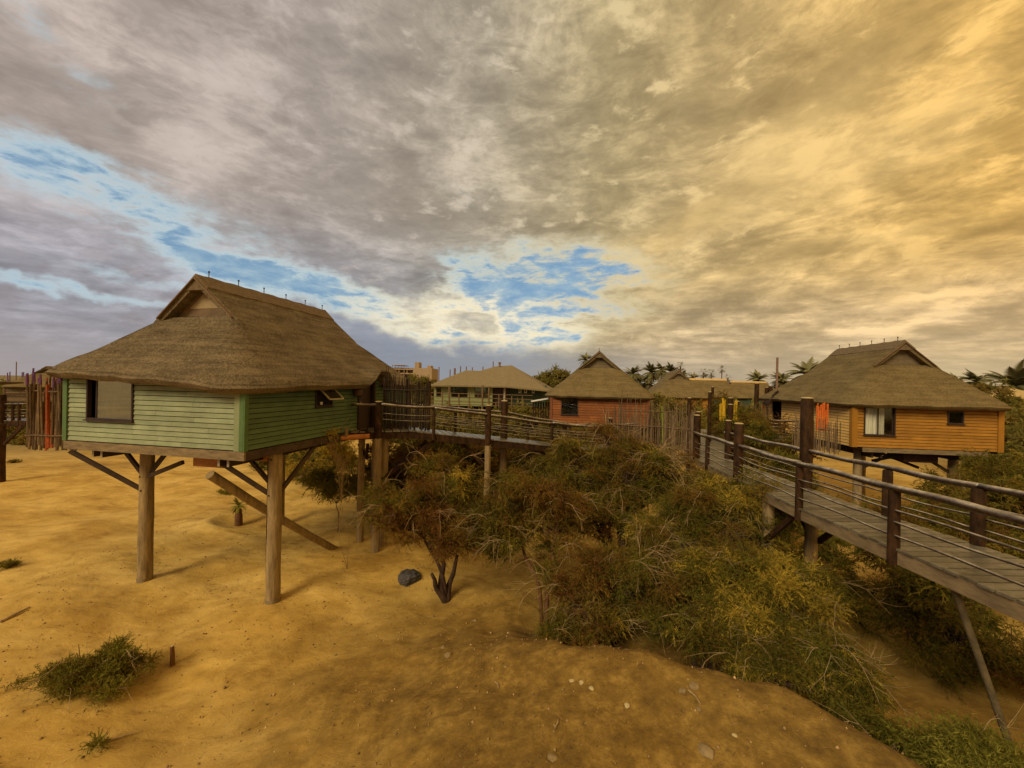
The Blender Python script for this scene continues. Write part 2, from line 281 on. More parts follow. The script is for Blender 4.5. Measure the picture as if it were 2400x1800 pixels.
# ------------------------------------------------------------------ mesh builder
class MB:
    def __init__(s): s.v = []; s.f = []; s.n = 0; s.t = []
    def add(s, V, F, tint=.5):
        V = np.asarray(V, float); F = [tuple(i+s.n for i in q) for q in F]
        s.v.append(V); s.f += F; s.n += len(V); s.t.append(np.full(len(V), tint)); return s
    def box(s, c, size, ax=None, tint=.5):
        h = np.array(size)/2
        V = np.array([[x, y, z] for x in (-1, 1) for y in (-1, 1) for z in (-1, 1)])*h
        if ax is not None: V = V @ np.array(ax)
        return s.add(V+np.array(c), [(0, 1, 3, 2), (4, 6, 7, 5), (0, 4, 5, 1), (2, 3, 7, 6), (0, 2, 6, 4), (1, 5, 7, 3)], tint)
    def bar(s, p, q, w, h, up=(0, 0, 1), tint=.5):
        p = np.array(p, float); q = np.array(q, float); d = q-p; L = np.linalg.norm(d); d /= L
        x = np.cross(d, up); x /= np.linalg.norm(x); u = np.cross(x, d)
        return s.box((p+q)/2, (L, w, h), [d, x, u], tint)
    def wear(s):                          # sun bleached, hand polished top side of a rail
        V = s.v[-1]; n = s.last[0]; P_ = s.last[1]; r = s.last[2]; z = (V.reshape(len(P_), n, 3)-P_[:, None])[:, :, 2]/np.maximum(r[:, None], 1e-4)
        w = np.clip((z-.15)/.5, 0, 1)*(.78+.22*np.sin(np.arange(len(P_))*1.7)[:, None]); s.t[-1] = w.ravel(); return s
    def tube(s, pts, r, n=8, cap=True, tint=.5, wob=0.0):
        pts = np.array(pts, float); k = len(pts); r = np.broadcast_to(np.array(r, float), (k,))
        V = []; up = np.array([0, 0, 1.]); px_ = None
        for i in range(k):
            d = pts[min(i+1, k-1)]-pts[max(i-1, 0)]; d /= (np.linalg.norm(d)+1e-9)
            a = np.cross(d, up if abs(d[2]) < .9 else np.array([1., 0, 0])) if px_ is None else px_-d*np.dot(px_, d)
            a /= (np.linalg.norm(a)+1e-9); px_ = a; b = np.cross(d, a)
            for j in range(n):
                th = 2*math.pi*j/n; rr = r[i]*(1+wob*rnd.uniform(-1, 1))
                V.append(pts[i]+(a*math.cos(th)+b*math.sin(th))*rr)
        F = [(i*n+j, i*n+(j+1) % n, (i+1)*n+(j+1) % n, (i+1)*n+j) for i in range(k-1) for j in range(n)]
        if cap: F += [tuple(range(n))[::-1], tuple((k-1)*n+j for j in range(n))]
        s.last = (n, pts, np.array(r)); return s.add(V, F, tint)
    def build(s, name, m, parent=None, smooth=False, off=None):
        me = bpy.data.meshes.new(name); V = np.concatenate(s.v)
        if off is None and parent is not None: off = ORG.get(parent.name, (0, 0, 0))
        if off is not None: V = V-np.array(off)
        me.from_pydata(V.tolist(), [], s.f)
        a = me.attributes.new('tint', 'FLOAT', 'POINT'); a.data.foreach_set('value', np.concatenate(s.t).astype(np.float32))
        if smooth:
            me.polygons.foreach_set('use_smooth', [True]*len(me.polygons))
            if smooth != 'all': 
                try: me.set_sharp_from_angle(angle=R_(40))
                except Exception: pass
        o = bpy.data.objects.new(name, me); me.materials.append(m); col.objects.link(o)
        if parent is not None:
            o.parent = parent; ORG[o.name] = ORG.get(parent.name, (0, 0, 0))
        return o
def npmesh(name, V, tris, tint, m, parent=None, off=(0, 0, 0), quad=False):
    me = bpy.data.meshes.new(name); V = (V-np.array(off)).astype(np.float32); k = tris.shape[1]
    me.vertices.add(len(V)); me.vertices.foreach_set('co', V.ravel())
    me.loops.add(tris.size); me.loops.foreach_set('vertex_index', tris.ravel().astype(np.int32))
    me.polygons.add(len(tris)); me.polygons.foreach_set('loop_start', (np.arange(len(tris))*k).astype(np.int32)); me.polygons.foreach_set('loop_total', np.full(len(tris), k, np.int32))
    a = me.attributes.new('tint', 'FLOAT', 'POINT'); a.data.foreach_set('value', tint.astype(np.float32))
    me.update(calc_edges=True); me.materials.append(m)
    o = bpy.data.objects.new(name, me); col.objects.link(o)
    if parent is not None: o.parent = parent
    return o
ORG = {}
def tag(o, label=None, cat=None, group=None, kind=None):
    if label: o['label'] = label
    if cat: o['category'] = cat
    if group: o['group'] = group
    if kind: o['kind'] = kind
    return o
def thing(name, label, cat, loc, group=None, rz=0):
    o = bpy.data.objects.new(name, None); col.objects.link(o); o.empty_display_size = .3
    o.location = loc; o.rotation_euler = (0, 0, rz); tag(o, label, cat, group)
    ORG[o.name] = tuple(loc) if rz == 0 else (0, 0, 0)
    return o

# ------------------------------------------------------------------ ground
def sst(x, a, b):
    t = np.clip((x-a)/(b-a), 0, 1); return t*t*(3-2*t)
_k = [(rng.uniform(.15, 1.1)*c, a, rng.uniform(0, 6.3)) for c in (1, 1.6, 2.6) for a in rng.uniform(0, 6.3, 5)]
def ground_z(x, y):
    x = np.asarray(x, float); y = np.asarray(y, float)
    z = np.zeros(np.broadcast(x, y).shape)
    for k, a, p in _k: z = z+.028/k**.7*np.sin(k*(x*math.cos(a)+y*math.sin(a))*1.6+p)
    z = z*np.clip((60-np.hypot(x, y))/40, .15, 1)
    yc = np.interp(x, [-9, -3, 1, 3.0, 4.4, 5.0, 5.85, 7, 9], [9.5, 9.6, 8.5, 7.7, 7.0, 6.4, 5.3, 3.4, 0])
    yc = yc+.10*np.sin(x*3.1)+.07*np.sin(x*7.3+1)
    m = sst(yc-y, -1.1, 1.3)
    z = z+1.15*m*sst(x, -4.5, 2.5)
    z = z-.75*sst(x, 2.5, 6.5)*(1-m)*sst(-np.hypot((x-7)/6, (y-9)/7), -1.6, -.4)
    z = z+.05*np.sin(x*1.9+y*.7)*np.sin(y*1.3-x*.6)*np.clip((30-np.hypot(x, y))/20, 0, 1)
    # berm round the sapling
    d = np.hypot((x+11.15), (y-16.0)); z = z+.13*np.exp(-((d-1.0)/.28)**2)-.05*np.exp(-(d/.6)**2)
    # gentle rise far away
    z = z+sst(np.hypot(x, y), 120, 600)*1.0
    return z
def gz(x, y): return float(ground_z(x, y))
def spaced(a, b, step, far, g=1.18):
    c = list(np.arange(a, b, step)); s = step
    while c[-1] < far: s *= g; c.append(c[-1]+s)
    s = step; l = [a]
    while l[-1] > -far: s *= g; l.append(l[-1]-s)
    return np.array(l[1:][::-1]+c)
xs = spaced(-16, 14, .11, 1500); ys = spaced(3.5, 24, .11, 1500)
X, Y = np.meshgrid(xs, ys); Z = ground_z(X, Y)
near = np.exp(-((np.hypot(X, Y-8)/18)**2))
for k in range(150):                                      # footprints and scuffs
    a = rng.uniform(0, 6.3); cx_ = rng.uniform(-13, 3); cy_ = rng.uniform(4.5, 20); u_ = (X-cx_)*math.cos(a)+(Y-cy_)*math.sin(a); v_ = -(X-cx_)*math.sin(a)+(Y-cy_)*math.cos(a)
    rr_ = (u_/rng.uniform(.16, .5))**2+(v_/rng.uniform(.10, .22))**2; Z += rng.uniform(.015, .045)*(np.exp(-(np.sqrt(rr_)-1.3)**2*4)*.5-np.exp(-rr_*1.4))
for k in range(6):                                        # ripples
    a = rng.uniform(0, 6.3); f = rng.uniform(5, 14); Z += near*.0035*np.sin(f*(X*math.cos(a)+Y*math.sin(a))+rng.uniform(0, 6))
Z += near*rng.normal(0, .0035, Z.shape)
V = np.stack([X.ravel(), Y.ravel(), Z.ravel()], 1); nx, ny = len(xs), len(ys)
i = np.arange(nx*ny).reshape(ny, nx)
Q = np.stack([i[:-1, :-1].ravel(), i[:-1, 1:].ravel(), i[1:, 1:].ravel(), i[1:, :-1].ravel()], 1)
M_sand = bpy.data.materials.new('sand'); M_sand.use_nodes = True
def sand_nodes(t):
    b = t.nodes['Principled BSDF']; b.inputs['Roughness'].default_value = .95; b.inputs['Specular IOR Level'].default_value = .15
    tcn = t.nodes.new('ShaderNodeTexCoord')
    def noise(sc, st=(1, 1, 1), d=6, r=.6, dist=0):
        mp = t.nodes.new('ShaderNodeMapping'); mp.inputs[3].default_value = st; t.links.new(tcn.outputs['Object'], mp.inputs[0])
        n = t.nodes.new('ShaderNodeTexNoise'); n.inputs['Scale'].default_value = sc; n.inputs['Detail'].default_value = d; n.inputs['Roughness'].default_value = r; n.inputs['Distortion'].default_value = dist
        t.links.new(mp.outputs[0], n.inputs['Vector']); return n.outputs[0]
    def ramp(f, st):
        r = t.nodes.new('ShaderNodeValToRGB'); e = r.color_ramp.elements
        while len(e) < len(st): e.new(.5)
        for q, (p, c) in zip(e, st): q.position = p; q.color = (*c, 1)
        t.links.new(f, r.inputs[0]); return r.outputs[0]
    def mix(f, a, b_, mode='MIX'):
        m = t.nodes.new('ShaderNodeMix'); m.data_type = 'RGBA'; m.blend_type = mode
        for i_, v in ((0, f), (6, a), (7, b_)):
            if isinstance(v, bpy.types.NodeSocket): t.links.new(v, m.inputs[i_])
            else: m.inputs[i_].default_value = v
        return m.outputs[2]
    base = ramp(noise(.35, (1, 1.6, 1), 8, .62, .4), [(.30, (.40, .235, .046)), (.48, (.53, .340, .082)), (.68, (.65, .445, .132))])
    med = ramp(noise(1.1, (1, 1.9, 1), 10, .70, .5), [(.28, (.56, .50, .42)), (.44, (.90, .88, .84)), (.58, (1.06, 1.06, 1.06)), (.75, (1.22, 1.22, 1.22))])
    c = mix(1.0, base, med, 'MULTIPLY')
    grit = ramp(noise(34, (1, 1, 1), 3, .7), [(.28, (.62, .58, .52)), (.42, (1, 1, 1)), (.66, (1, 1, 1)), (.78, (1.3, 1.28, 1.2))])
    c = mix(.45, c, grit, 'MULTIPLY')
    # leaf litter and browner soil on the near mound under the trees
    s = t.nodes.new('ShaderNodeSeparateXYZ'); t.links.new(tcn.outputs['Object'], s.inputs[0])
    v = t.nodes.new('ShaderNodeVectorMath'); v.operation = 'SUBTRACT'; t.links.new(tcn.outputs['Object'], v.inputs[0]); v.inputs[1].default_value = (3.2, 6.3, 0)
    v2 = t.nodes.new('ShaderNodeVectorMath'); v2.operation = 'MULTIPLY'; t.links.new(v.outputs[0], v2.inputs[0]); v2.inputs[1].default_value = (1/8.0, 1/6.0, 0)
    l = t.nodes.new('ShaderNodeVectorMath'); l.operation = 'LENGTH'; t.links.new(v2.outputs[0], l.inputs[0])
    ad = t.nodes.new('ShaderNodeMath'); ad.operation = 'MULTIPLY_ADD'; t.links.new(noise(.9, d=7), ad.inputs[0]); ad.inputs[1].default_value = -1.0; 
    t.links.new(l.outputs['Value'], ad.inputs[2])
    mr = t.nodes.new('ShaderNodeMapRange'); mr.interpolation_type = 'SMOOTHSTEP'; t.links.new(ad.outputs[0], mr.inputs[0])
    for k_, v_ in ((1, .95), (2, -.05), (3, 0), (4, .93)): mr.inputs[k_].default_value = v_
    soil = ramp(noise(3.2, d=10, r=.74), [(.30, (.075, .040, .010)), (.5, (.185, .108, .022)), (.70, (.36, .225, .054))])
    c = mix(mr.outputs[0], c, soil)
    vl = t.nodes.new('ShaderNodeVectorMath'); vl.operation = 'LENGTH'; t.links.new(tcn.outputs['Object'], vl.inputs[0])
    fr = t.nodes.new('ShaderNodeMapRange'); fr.interpolation_type = 'SMOOTHSTEP'; t.links.new(vl.outputs['Value'], fr.inputs[0])
    for k_, v_ in ((1, 34.0), (2, 62.0), (3, 0), (4, .93)): fr.inputs[k_].default_value = v_
    plain = ramp(noise(.12, (1, 1, 1), 8, .7), [(.35, (.12, .10, .05)), (.55, (.20, .165, .085)), (.72, (.34, .26, .13))])
    c = mix(fr.outputs[0], c, plain)
    t.links.new(c, b.inputs['Base Color'])
    h1 = noise(2.6, (1, 1.25, 1), 10, .66, .6); bu = t.nodes.new('ShaderNodeBump'); bu.inputs['Strength'].default_value = .5; bu.inputs['Distance'].default_value = .09
    t.links.new(h1, bu.inputs['Height'])
    b2 = t.nodes.new('ShaderNodeBump'); b2.inputs['Strength'].default_value = .35; b2.inputs['Distance'].default_value = .012
    t.links.new(noise(45, d=4), b2.inputs['Height']); t.links.new(bu.outputs[0], b2.inputs['Normal']); t.links.new(b2.outputs[0], b.inputs['Normal'])
sand_nodes(M_sand.node_tree)
g = npmesh('ground', V, Q, np.full(len(V), .5), M_sand)
g.data.polygons.foreach_set('use_smooth', [True]*len(Q)); tag(g, 'bare ochre sand rising in a low mound below the trees', kind='structure')

# ------------------------------------------------------------------ hut parts
def siding(mb, p0, d, nrm, length, z0, z1, row=.125, holes=(), lap=.022, inner=.03, seed=1, groove=.018, out=0.0):
    """lap boards on a wall from p0 along unit d, outward normal nrm; holes = (a0,a1,h0,h1)"""
    p0 = np.array(p0, float); d = np.array(d, float); nrm = np.array(nrm, float); rr = random.Random(seed)
    rows = []; z = z0
    while z < z1-1e-4: rows.append((z, min(z+row, z1))); z += row
    for (a, b) in rows:
        a_ = a; a = a+groove
        cuts = sorted({a, b} | {h for H in holes for h in H[2:] if a < h < b}); jt = [rr.uniform(.15, .85)*length for _ in range(2 if length > 3 else 1)]
        for u0, u1 in zip(cuts[:-1], cuts[1:]):
            segs = [(0, length)]
            for H in holes:
                if H[2] < (u0+u1)/2 < H[3]:
                    segs = [q for (s0, s1) in segs for q in ((s0, min(s1, H[0])), (max(s0, H[1]), s1)) if q[1]-q[0] > 1e-3]
            o0 = lap*(1-(u0-a)/row); o1 = lap*(1-(u1-a)/row)*.25 if u1 >= b-1e-6 else lap*(1-(u1-a)/row)
            segs = [q for (s0, s1) in segs for q in zip([s0]+[j for j in sorted(jt) if s0+.3 < j < s1-.3], [j-.005 for j in sorted(jt) if s0+.3 < j < s1-.3]+[s1])]
            for s0, s1 in segs:
                tn = rr.random(); V = []
                for s_ in (s0, s1):
                    for zz_, oo in ((u0, o0+out), (u1, o1+out), (u1, -inner), (u0, -inner)): V.append(p0+d*s_+nrm*oo+np.array([0, 0, zz_]))
                mb.add(V, [(0, 4, 5, 1), (3, 2, 6, 7), (0, 3, 7, 4), (1, 5, 6, 2), (0, 1, 2, 3), (4, 7, 6, 5)], tn)
def rrect(x0, x1, y0, y1, r, ns=22, nc=9):
    r = max(.02, min(r, (x1-x0)/2-.01, (y1-y0)/2-.01)); P_ = []
    C4 = [((x1-r, y0+r), -90), ((x1-r, y1-r), 0), ((x0+r, y1-r), 90), ((x0+r, y0+r), 180)]
    S4 = [((x0+r, y0), (x1-r, y0)), ((x1, y0+r), (x1, y1-r)), ((x1-r, y1), (x0+r, y1)), ((x0, y1-r), (x0, y0+r))]
    for (a, b), (c, an) in zip(S4, C4):
        for k in range(ns): P_.append((a[0]+(b[0]-a[0])*k/ns, a[1]+(b[1]-a[1])*k/ns))
        for k in range(nc): th = R_(an+90*k/nc); P_.append((c[0]+r*math.cos(th), c[1]+r*math.sin(th)))
    return np.array(P_)
def make_roof(root, W, L, ov=.42, eave=1.5, ledge=3.43, ridge=4.61, yf=.95, m=None, droop=lambda x, y: 0, notch=None, straws=20000, seed=3, lum=1.0, pins=6, capm=None, gablem=None, insetm=None, gbase=0.0, thick=.17, yb=None, exl=0.0):
    yb = yb or yf
    m = m or M_thatch; r = np.random.default_rng(seed); cx = W/2
    wl = (ridge-ledge)/((ridge-eave)/(W/2+ov)); K = 12
    mb = MB(); loops = []
    def level(f):
        z = eave+(ledge-eave)*f
        hw = (W/2+ov)+(wl-(W/2+ov))*f -.045*math.sin(math.pi*f)
        return rrect(cx-hw-exl*(1-f), cx+hw, -ov+(yf+ov)*f-.0, L+ov-(yb+ov)*f, 1.05*(1-f)**1.2+.10), z
    def shape(p, z, f):
        dz_ = np.array([droop(a, b) for a, b in p])*(1-f)**1.3
        if notch:
            s0, s1, hgt = notch
            e = np.array([(hgt*math.exp(-(abs((b-(s0+s1)/2)/((s1-s0)/2)))**5) if a > cx else 0) for a, b in p]); dz_ = dz_+e*max(0, 1-f*2.6)**1.5
        dz_ = dz_+.012*np.sin(p[:, 0]*2.1+p[:, 1]*1.7+f*5)+.010*np.sin(p[:, 0]*5.3-p[:, 1]*4.1+f*9)+r.normal(0, .004, len(p))
        return np.column_stack([p, z+thick+dz_])
    p, z = level(0); c0 = np.array([cx, L/2])
    n = len(p)
    def shrink(p, dd):
        q = p.copy(); q[:, 0] = cx+(p[:, 0]-cx)*(1-dd/(W/2+ov)); q[:, 1] = L/2+(p[:, 1]-L/2)*(1-dd/(L/2+ov)); return q
    top0 = shape(p, z, 0)
    a = top0.copy(); a[:, :2] = shrink(p, ov+.25); a[:, 2] -= thick-.10; loops.append(a)
    a = top0.copy(); a[:, :2] = shrink(p, .13); a[:, 2] -= thick+.01; loops.append(a)
    a = top0.copy(); a[:, :2] = shrink(p, .035); a[:, 2] -= thick*.62; a[:, 2] += r.normal(0, .012, n); loops.append(a)
    a = top0.copy(); a[:, 2] -= .045; loops.append(a)
    for k in range(K+1):
        f = k/K; p, z = level(f); loops.append(shape(p, z, f) if k else np.column_stack([shrink(p, .05), top0[:, 2]+.015]))
    V = np.concatenate(loops); F = []
    for k in range(len(loops)-1):
        for j in range(n): F.append((k*n+j, k*n+(j+1) % n, (k+1)*n+(j+1) % n, (k+1)*n+j))
    mb.add(V, F, .5)
    mb.add(loops[-1].copy(), [tuple(range(n))], .3)
    zl = ledge+thick; zr = ridge+thick
    # upper slopes over the gablets
    vo = .12
    for sgn in (-1, 1):
        for (y0, y1) in ((yf-vo, L-yb+vo),):
            ny_ = 16; pts = []
            for iy in range(ny_+1):
                y = y0+(y1-y0)*iy/ny_
                for (w_, zc) in ((wl+.42, zl-.42*(zr-zl)/wl-.05), (wl+.12, zl-.12*(zr-zl)/wl+.012), (wl*.66, zl+(zr-zl)*.34), (wl*.33, zl+(zr-zl)*.67), (0, zr), (0, zr-.24), (wl*.66, zl+(zr-zl)*.34-.24), (wl*.90, zl-.10), (wl+.30, zl-.42*(zr-zl)/wl-.16)):
                    pts.append((cx+sgn*w_, y, zc+(.008*math.sin(y*4+w_*6)))) 
            FF = [(iy*9+j, iy*9+(j+1) % 9, (iy+1)*9+(j+1) % 9, (iy+1)*9+j) for iy in range(ny_) for j in range(9)]
            FF += [tuple(range(9)), tuple(ny_*9+j for j in range(9))]
            mb.add(pts, FF, .5)
    # loose straw over the surface
    if straws:
        N = straws; T = []; VV = []; tt = []
        side = r.random(N); lv = r.random(N)
        gi = r.integers(0, K, N); gj = r.integers(0, n, N); fu = r.random(N); fv = r.random(N)
        fr = r.random(N) < .24; gi[fr] = 0; fv[fr] = r.random(fr.sum())*.12
        base = 4*n
        A = V[base+gi*n+gj]; B = V[base+gi*n+(gj+1) % n]; C_ = V[base+(gi+1)*n+gj]; D_ = V[base+(gi+1)*n+(gj+1) % n]
        q = (A*(1-fu)[:, None]+B*fu[:, None])*(1-fv)[:, None]+(C_*(1-fu)[:, None]+D_*fu[:, None])*fv[:, None]
        dn = (A+B-C_-D_)/2; dn /= np.linalg.norm(dn, axis=1)[:, None]+1e-9; tg = B-A; tg /= np.linalg.norm(tg, axis=1)[:, None]+1e-9
        nn = np.cross(tg, -dn); nn /= np.linalg.norm(nn, axis=1)[:, None]+1e-9; nn[nn[:, 2] < 0] *= -1
        dn2 = dn+tg*r.normal(0, .20, N)[:, None]; L1 = r.uniform(.03, .085, N)[:, None]; w1 = r.uniform(.002, .0048, N)[:, None]
        a0 = q+nn*.002-dn2*L1*.5; tip = q+nn*(r.uniform(.002, .010, N)[:, None])+dn2*L1*.5
        tip[fr] += np.column_stack([np.zeros(fr.sum()), np.zeros(fr.sum()), -r.uniform(0, .06, fr.sum())]); 
        VV = np.concatenate([a0-tg*w1, a0+tg*w1, tip]); t0 = r.choice([.05, .25, .5, .5, .9], N); tt = np.concatenate([t0, t0, t0])
        idx = np.arange(N); FF = [(int(i_), int(i_+N), int(i_+2*N)) for i_ in idx]
        mb.v.append(VV); mb.f += [(x_+mb.n, y_+mb.n, z_+mb.n) for x_, y_, z_ in FF]; mb.n += 3*N; mb.t.append(tt)
    if straws:
        N = straws//4; yy = r.uniform(yf-vo, L-yb+vo, N); ff = r.random(N); sg = r.choice([-1, 1], N); w_ = wl*(1-ff); sl_ = (zr-zl)/wl
        q = np.column_stack([cx+sg*w_, yy, zl+(zr-zl)*ff]); dn = np.column_stack([sg, np.zeros(N), np.full(N, -sl_)]); dn /= np.linalg.norm(dn, axis=1)[:, None]; nn = np.column_stack([sg*sl_, np.zeros(N), np.ones(N)]); nn /= np.linalg.norm(nn, axis=1)[:, None]
        tg = np.tile([0, 1., 0], (N, 1)); dn2 = dn+tg*r.normal(0, .2, N)[:, None]; L1 = r.uniform(.04, .11, N)[:, None]; w1 = r.uniform(.0025, .006, N)[:, None]
        a0 = q+nn*.002-dn2*L1*.5; tip = q+nn*(r.uniform(.004, .02, N)[:, None])+dn2*L1*.5; VV = np.concatenate([a0-tg*w1, a0+tg*w1, tip]); t0 = r.choice([.05, .25, .5, .5, .9], N)
        mb.v.append(VV); mb.f += [(i_+mb.n, i_+N+mb.n, i_+2*N+mb.n) for i_ in range(N)]; mb.n += 3*N; mb.t.append(np.concatenate([t0]*3))
    roof = mb.build('roof', m, root, smooth=True)
    # ridge cap
    rc = MB(); wc = min(.42, wl*.6); sl = (zr-zl)/wl
    rc_p = []
    for iy in range(25):
        y = yf-vo-.02+(L-yf-yb+2*vo+.04)*iy/24; b_ = .012*math.sin(y*9)
        rc_p += [(cx-wc, y, zr-wc*sl+.035+b_), (cx-wc*.4, y, zr-wc*.4*sl+.05), (cx, y, zr+.06+b_), (cx+wc*.4, y, zr-wc*.4*sl+.05), (cx+wc, y, zr-wc*sl+.035-b_), (cx+wc*.97, y, zr-wc*sl-.03), (cx-wc*.97, y, zr-wc*sl-.03)]
    rc.add(rc_p, [(i_*7+j, i_*7+(j+1) % 7, (i_+1)*7+(j+1) % 7, (i_+1)*7+j) for i_ in range(24) for j in range(7)]+[tuple(range(7)), tuple(24*7+j for j in range(7))])
    rc.build('ridge_cap', capm or M_ridge, roof, smooth=True)
    for k in range(pins):
        y = yf+.25+(L-yf-yb-.3)*k/max(1, pins-1); pm = MB(); pm.tube([(cx, y, zr), (cx, y, zr+.20)], .012, 6); pm.tube([(cx, y, zr+.19), (cx, y, zr+.235)], .024, 6); pm.build('ridge_pin', M_dark, roof)
    # gablets
    for (y, sg) in ((yf+.16, -1), (L-yb-.16, 1)):
        gw = wl*.80; gh = (zr-zl)*.80; z0 = zl-.01
        gm = MB(); gm.add([(cx-gw, y, z0), (cx+gw, y, z0), (cx, y, z0+gh), (cx-gw, y-sg*.05, z0), (cx+gw, y-sg*.05, z0), (cx, y-sg*.05, z0+gh)], [(0, 1, 2), (3, 5, 4), (0, 3, 4, 1), (1, 4, 5, 2), (2, 5, 3, 0)])
        gp = gm.build('gable_panel', gablem or M_gablew, roof)
        g2 = MB(); a_ = .52; zb = z0+gh*.30; g2.add([(cx-gw*a_, y+sg*.012, zb), (cx+gw*a_, y+sg*.012, zb), (cx, y+sg*.012, zb+gh*a_), (cx-gw*a_, y+sg*.002, zb), (cx+gw*a_, y+sg*.002, zb), (cx, y+sg*.002, zb+gh*a_)], [(0, 1, 2), (3, 5, 4), (0, 3, 4, 1), (1, 4, 5, 2), (2, 5, 3, 0)])
        g2.build('gable_inset', insetm or M_gable, roof)
        bb = MB()
        for s2 in (-1, 1): bb.bar((cx+s2*wl*1.0, y+sg*.285, zl-.06), (cx, y+sg*.285, zr-.06), .03, .15, up=(0, 1, .01))
        bb.build('bargeboard', M_gablew, roof)
    return roof
def window(root, p0, d, nrm, a0, a1, h0, h1, fm, glassm, curtain=None, fw=.045, opened=None, inner_m=None):
    p0 = np.array(p0, float); d = np.array(d, float); nrm = np.array(nrm, float); U = np.array([0, 0, 1.])
    w = MB()
    def q(a, h, o): return p0+d*a+U*h+nrm*o
    for (a, b, c, e) in ((a0, h0, a1, h0), (a0, h1, a1, h1)): w.bar(q(a, b+(fw/2 if b == h0 else -fw/2), 0), q(c, b+(fw/2 if b == h0 else -fw/2), 0), .09, fw)
    for a in (a0+fw/2, a1-fw/2): w.bar(q(a, h0+fw, 0), q(a, h1-fw, 0), .09, fw, up=tuple(d))
    if inner_m is None: w.bar(q(a0-.03, h0-.015, .03), q(a1+.03, h0-.015, .03), .11, .03)
    win = w.build('window', fm, root)
    g_ = MB(); gs = (a0+fw, a1-fw) if opened is None else opened
    g_.box(q((gs[0]+gs[1])/2, (h0+h1)/2, -.02), (gs[1]-gs[0], .008, h1-h0-2*fw), [d, nrm, U]); g_.build('pane', glassm, win)
    if opened is not None:
        for a in gs: o2 = MB(); o2.bar(q(a, h0+fw, -.02), q(a, h1-fw, -.02), .03, .035, up=tuple(d)); o2.build('sash_stile', fm, win)
    if curtain:
        c = MB(); c0, c1, cm = curtain; n_ = 28; pts = []
        for k in range(n_+1):
            a = c0+(c1-c0)*k/n_; o = -.13+.035*math.sin(k*1.25)+.012*math.sin(k*2.9)
            pts += [q(a, h0+.04, o), q(a, h1-.02, o)]
        c.add(pts, [(2*k, 2*k+2, 2*k+3, 2*k+1) for k in range(n_)]); c.build('curtain', cm, win, smooth='all')
    return win
def walls(root, W, L, H, mats, holes, row=.125, trim=None, tw=.11, ch=None):
    spec = {'front': ((0, 0, 0), (1, 0, 0), (0, -1, 0), W), 'right': ((W, 0, 0), (0, 1, 0), (1, 0, 0), L), 'back': ((W, L, 0), (-1, 0, 0), (0, 1, 0), W), 'left': ((0, L, 0), (0, -1, 0), (-1, 0, 0), L)}
    for k, (p, d, n_, ln) in spec.items():
        mb = MB(); siding(mb, p, d, n_, ln, 0, H, row, holes.get(k, ()), seed=hash(k) % 97 if False else len(k)*7)
        w_ = mb.build('wall', mats.get(k, mats['front']), root)
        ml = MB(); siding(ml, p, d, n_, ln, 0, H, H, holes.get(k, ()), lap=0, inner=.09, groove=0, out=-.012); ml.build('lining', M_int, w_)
    for (x, y) in ((0, 0), (W, 0), (W, L), (0, L)):
        c = MB(); sx = 1 if x == 0 else -1; sy = 1 if y == 0 else -1
        h_ = ch[(x > 0, y > 0)] if ch and (x > 0, y > 0) in ch else H-.25
        c.box((x-sx*.024, y+sy*(tw/2-.048), h_/2), (.034, tw, h_)); c.box((x+sx*(tw/2-.004), y-sy*.034, h_/2), (tw, .034, h_)); c.build('corner_board', trim, root)

# ------------------------------------------------------------------ the green hut
YAW = R_(11.6); u = np.array([math.sin(YAW), math.cos(YAW), 0]); xr = np.array([math.cos(YAW), -math.sin(YAW), 0])
def hutframe(corner_right, W, floor, yaw):
    xr_ = np.array([math.cos(yaw), -math.sin(yaw), 0]); o = np.array([corner_right[0], corner_right[1], 0])-xr_*W; return (o[0], o[1], floor)
GW, GL = 5.67, 8.4
gloc = hutframe((-6.31, 9.2), GW, 4.27, YAW)
gh = thing('thatched_hut', 'green boarded hut with large thatched roof raised on tall poles', 'hut', gloc, rz=-YAW)
def glocal(x, y, z=0):   # green hut local -> world
    return np.array(gloc)+xr*x+u*y+np.array([0, 0, z])
w0, w1 = GW-4.90, GW-3.35
H1 = 1.95
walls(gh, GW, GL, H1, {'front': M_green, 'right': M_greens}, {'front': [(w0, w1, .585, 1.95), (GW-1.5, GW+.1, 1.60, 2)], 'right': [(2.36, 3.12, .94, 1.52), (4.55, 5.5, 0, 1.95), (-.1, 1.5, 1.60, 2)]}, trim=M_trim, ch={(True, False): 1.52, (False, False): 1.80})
c = MB(); c.box((GW-.185, -.038, .75), (.15, .024, 1.5)); tag(c.build('corner_board', M_trimp, gh), 'pale green inner corner strip')
droopf = lambda x, y: (.10+.23*(1-x/GW) if y < 1 else .10*max(0, 1-x/GW))*1.0 - (.13 if (x > GW-.9 and y < .9) else 0)*1.0
def droopg(x, y):
    fx = min(1, max(0, (GW-x)/GW)); fy = min(1, max(0, 1-y/2.5))
    return -.11*math.exp(-((x-GW)**2+(y)**2)/2.2)+.20*fx*fy+.02
make_roof(gh, GW, GL, eave=1.46, ledge=3.28, ridge=4.40, yf=1.20, yb=2.10, ov=.50, exl=.22, droop=droopg, notch=(4.85, 6.05, .50), straws=52000)
window(gh, (0, 0, 0), (1, 0, 0), (0, -1, 0), w0, w1, .585, 1.95, M_wframe, M_glass, curtain=(w0+.28, w0+.78, M_curtg), opened=(w0+.27, w1-.05))
# things seen inside: bed linen
b_ = MB(); b_.box(((w0+w1)/2+.05, 1.0, .42), (1.9, 1.3, .5)); b_.build('bed', M_curtg, gh)
wi = window(gh, (GW, 0, 0), (0, 1, 0), (1, 0, 0), 2.36, 3.12, .94, 1.52, M_wframe, M_int, fw=.04)
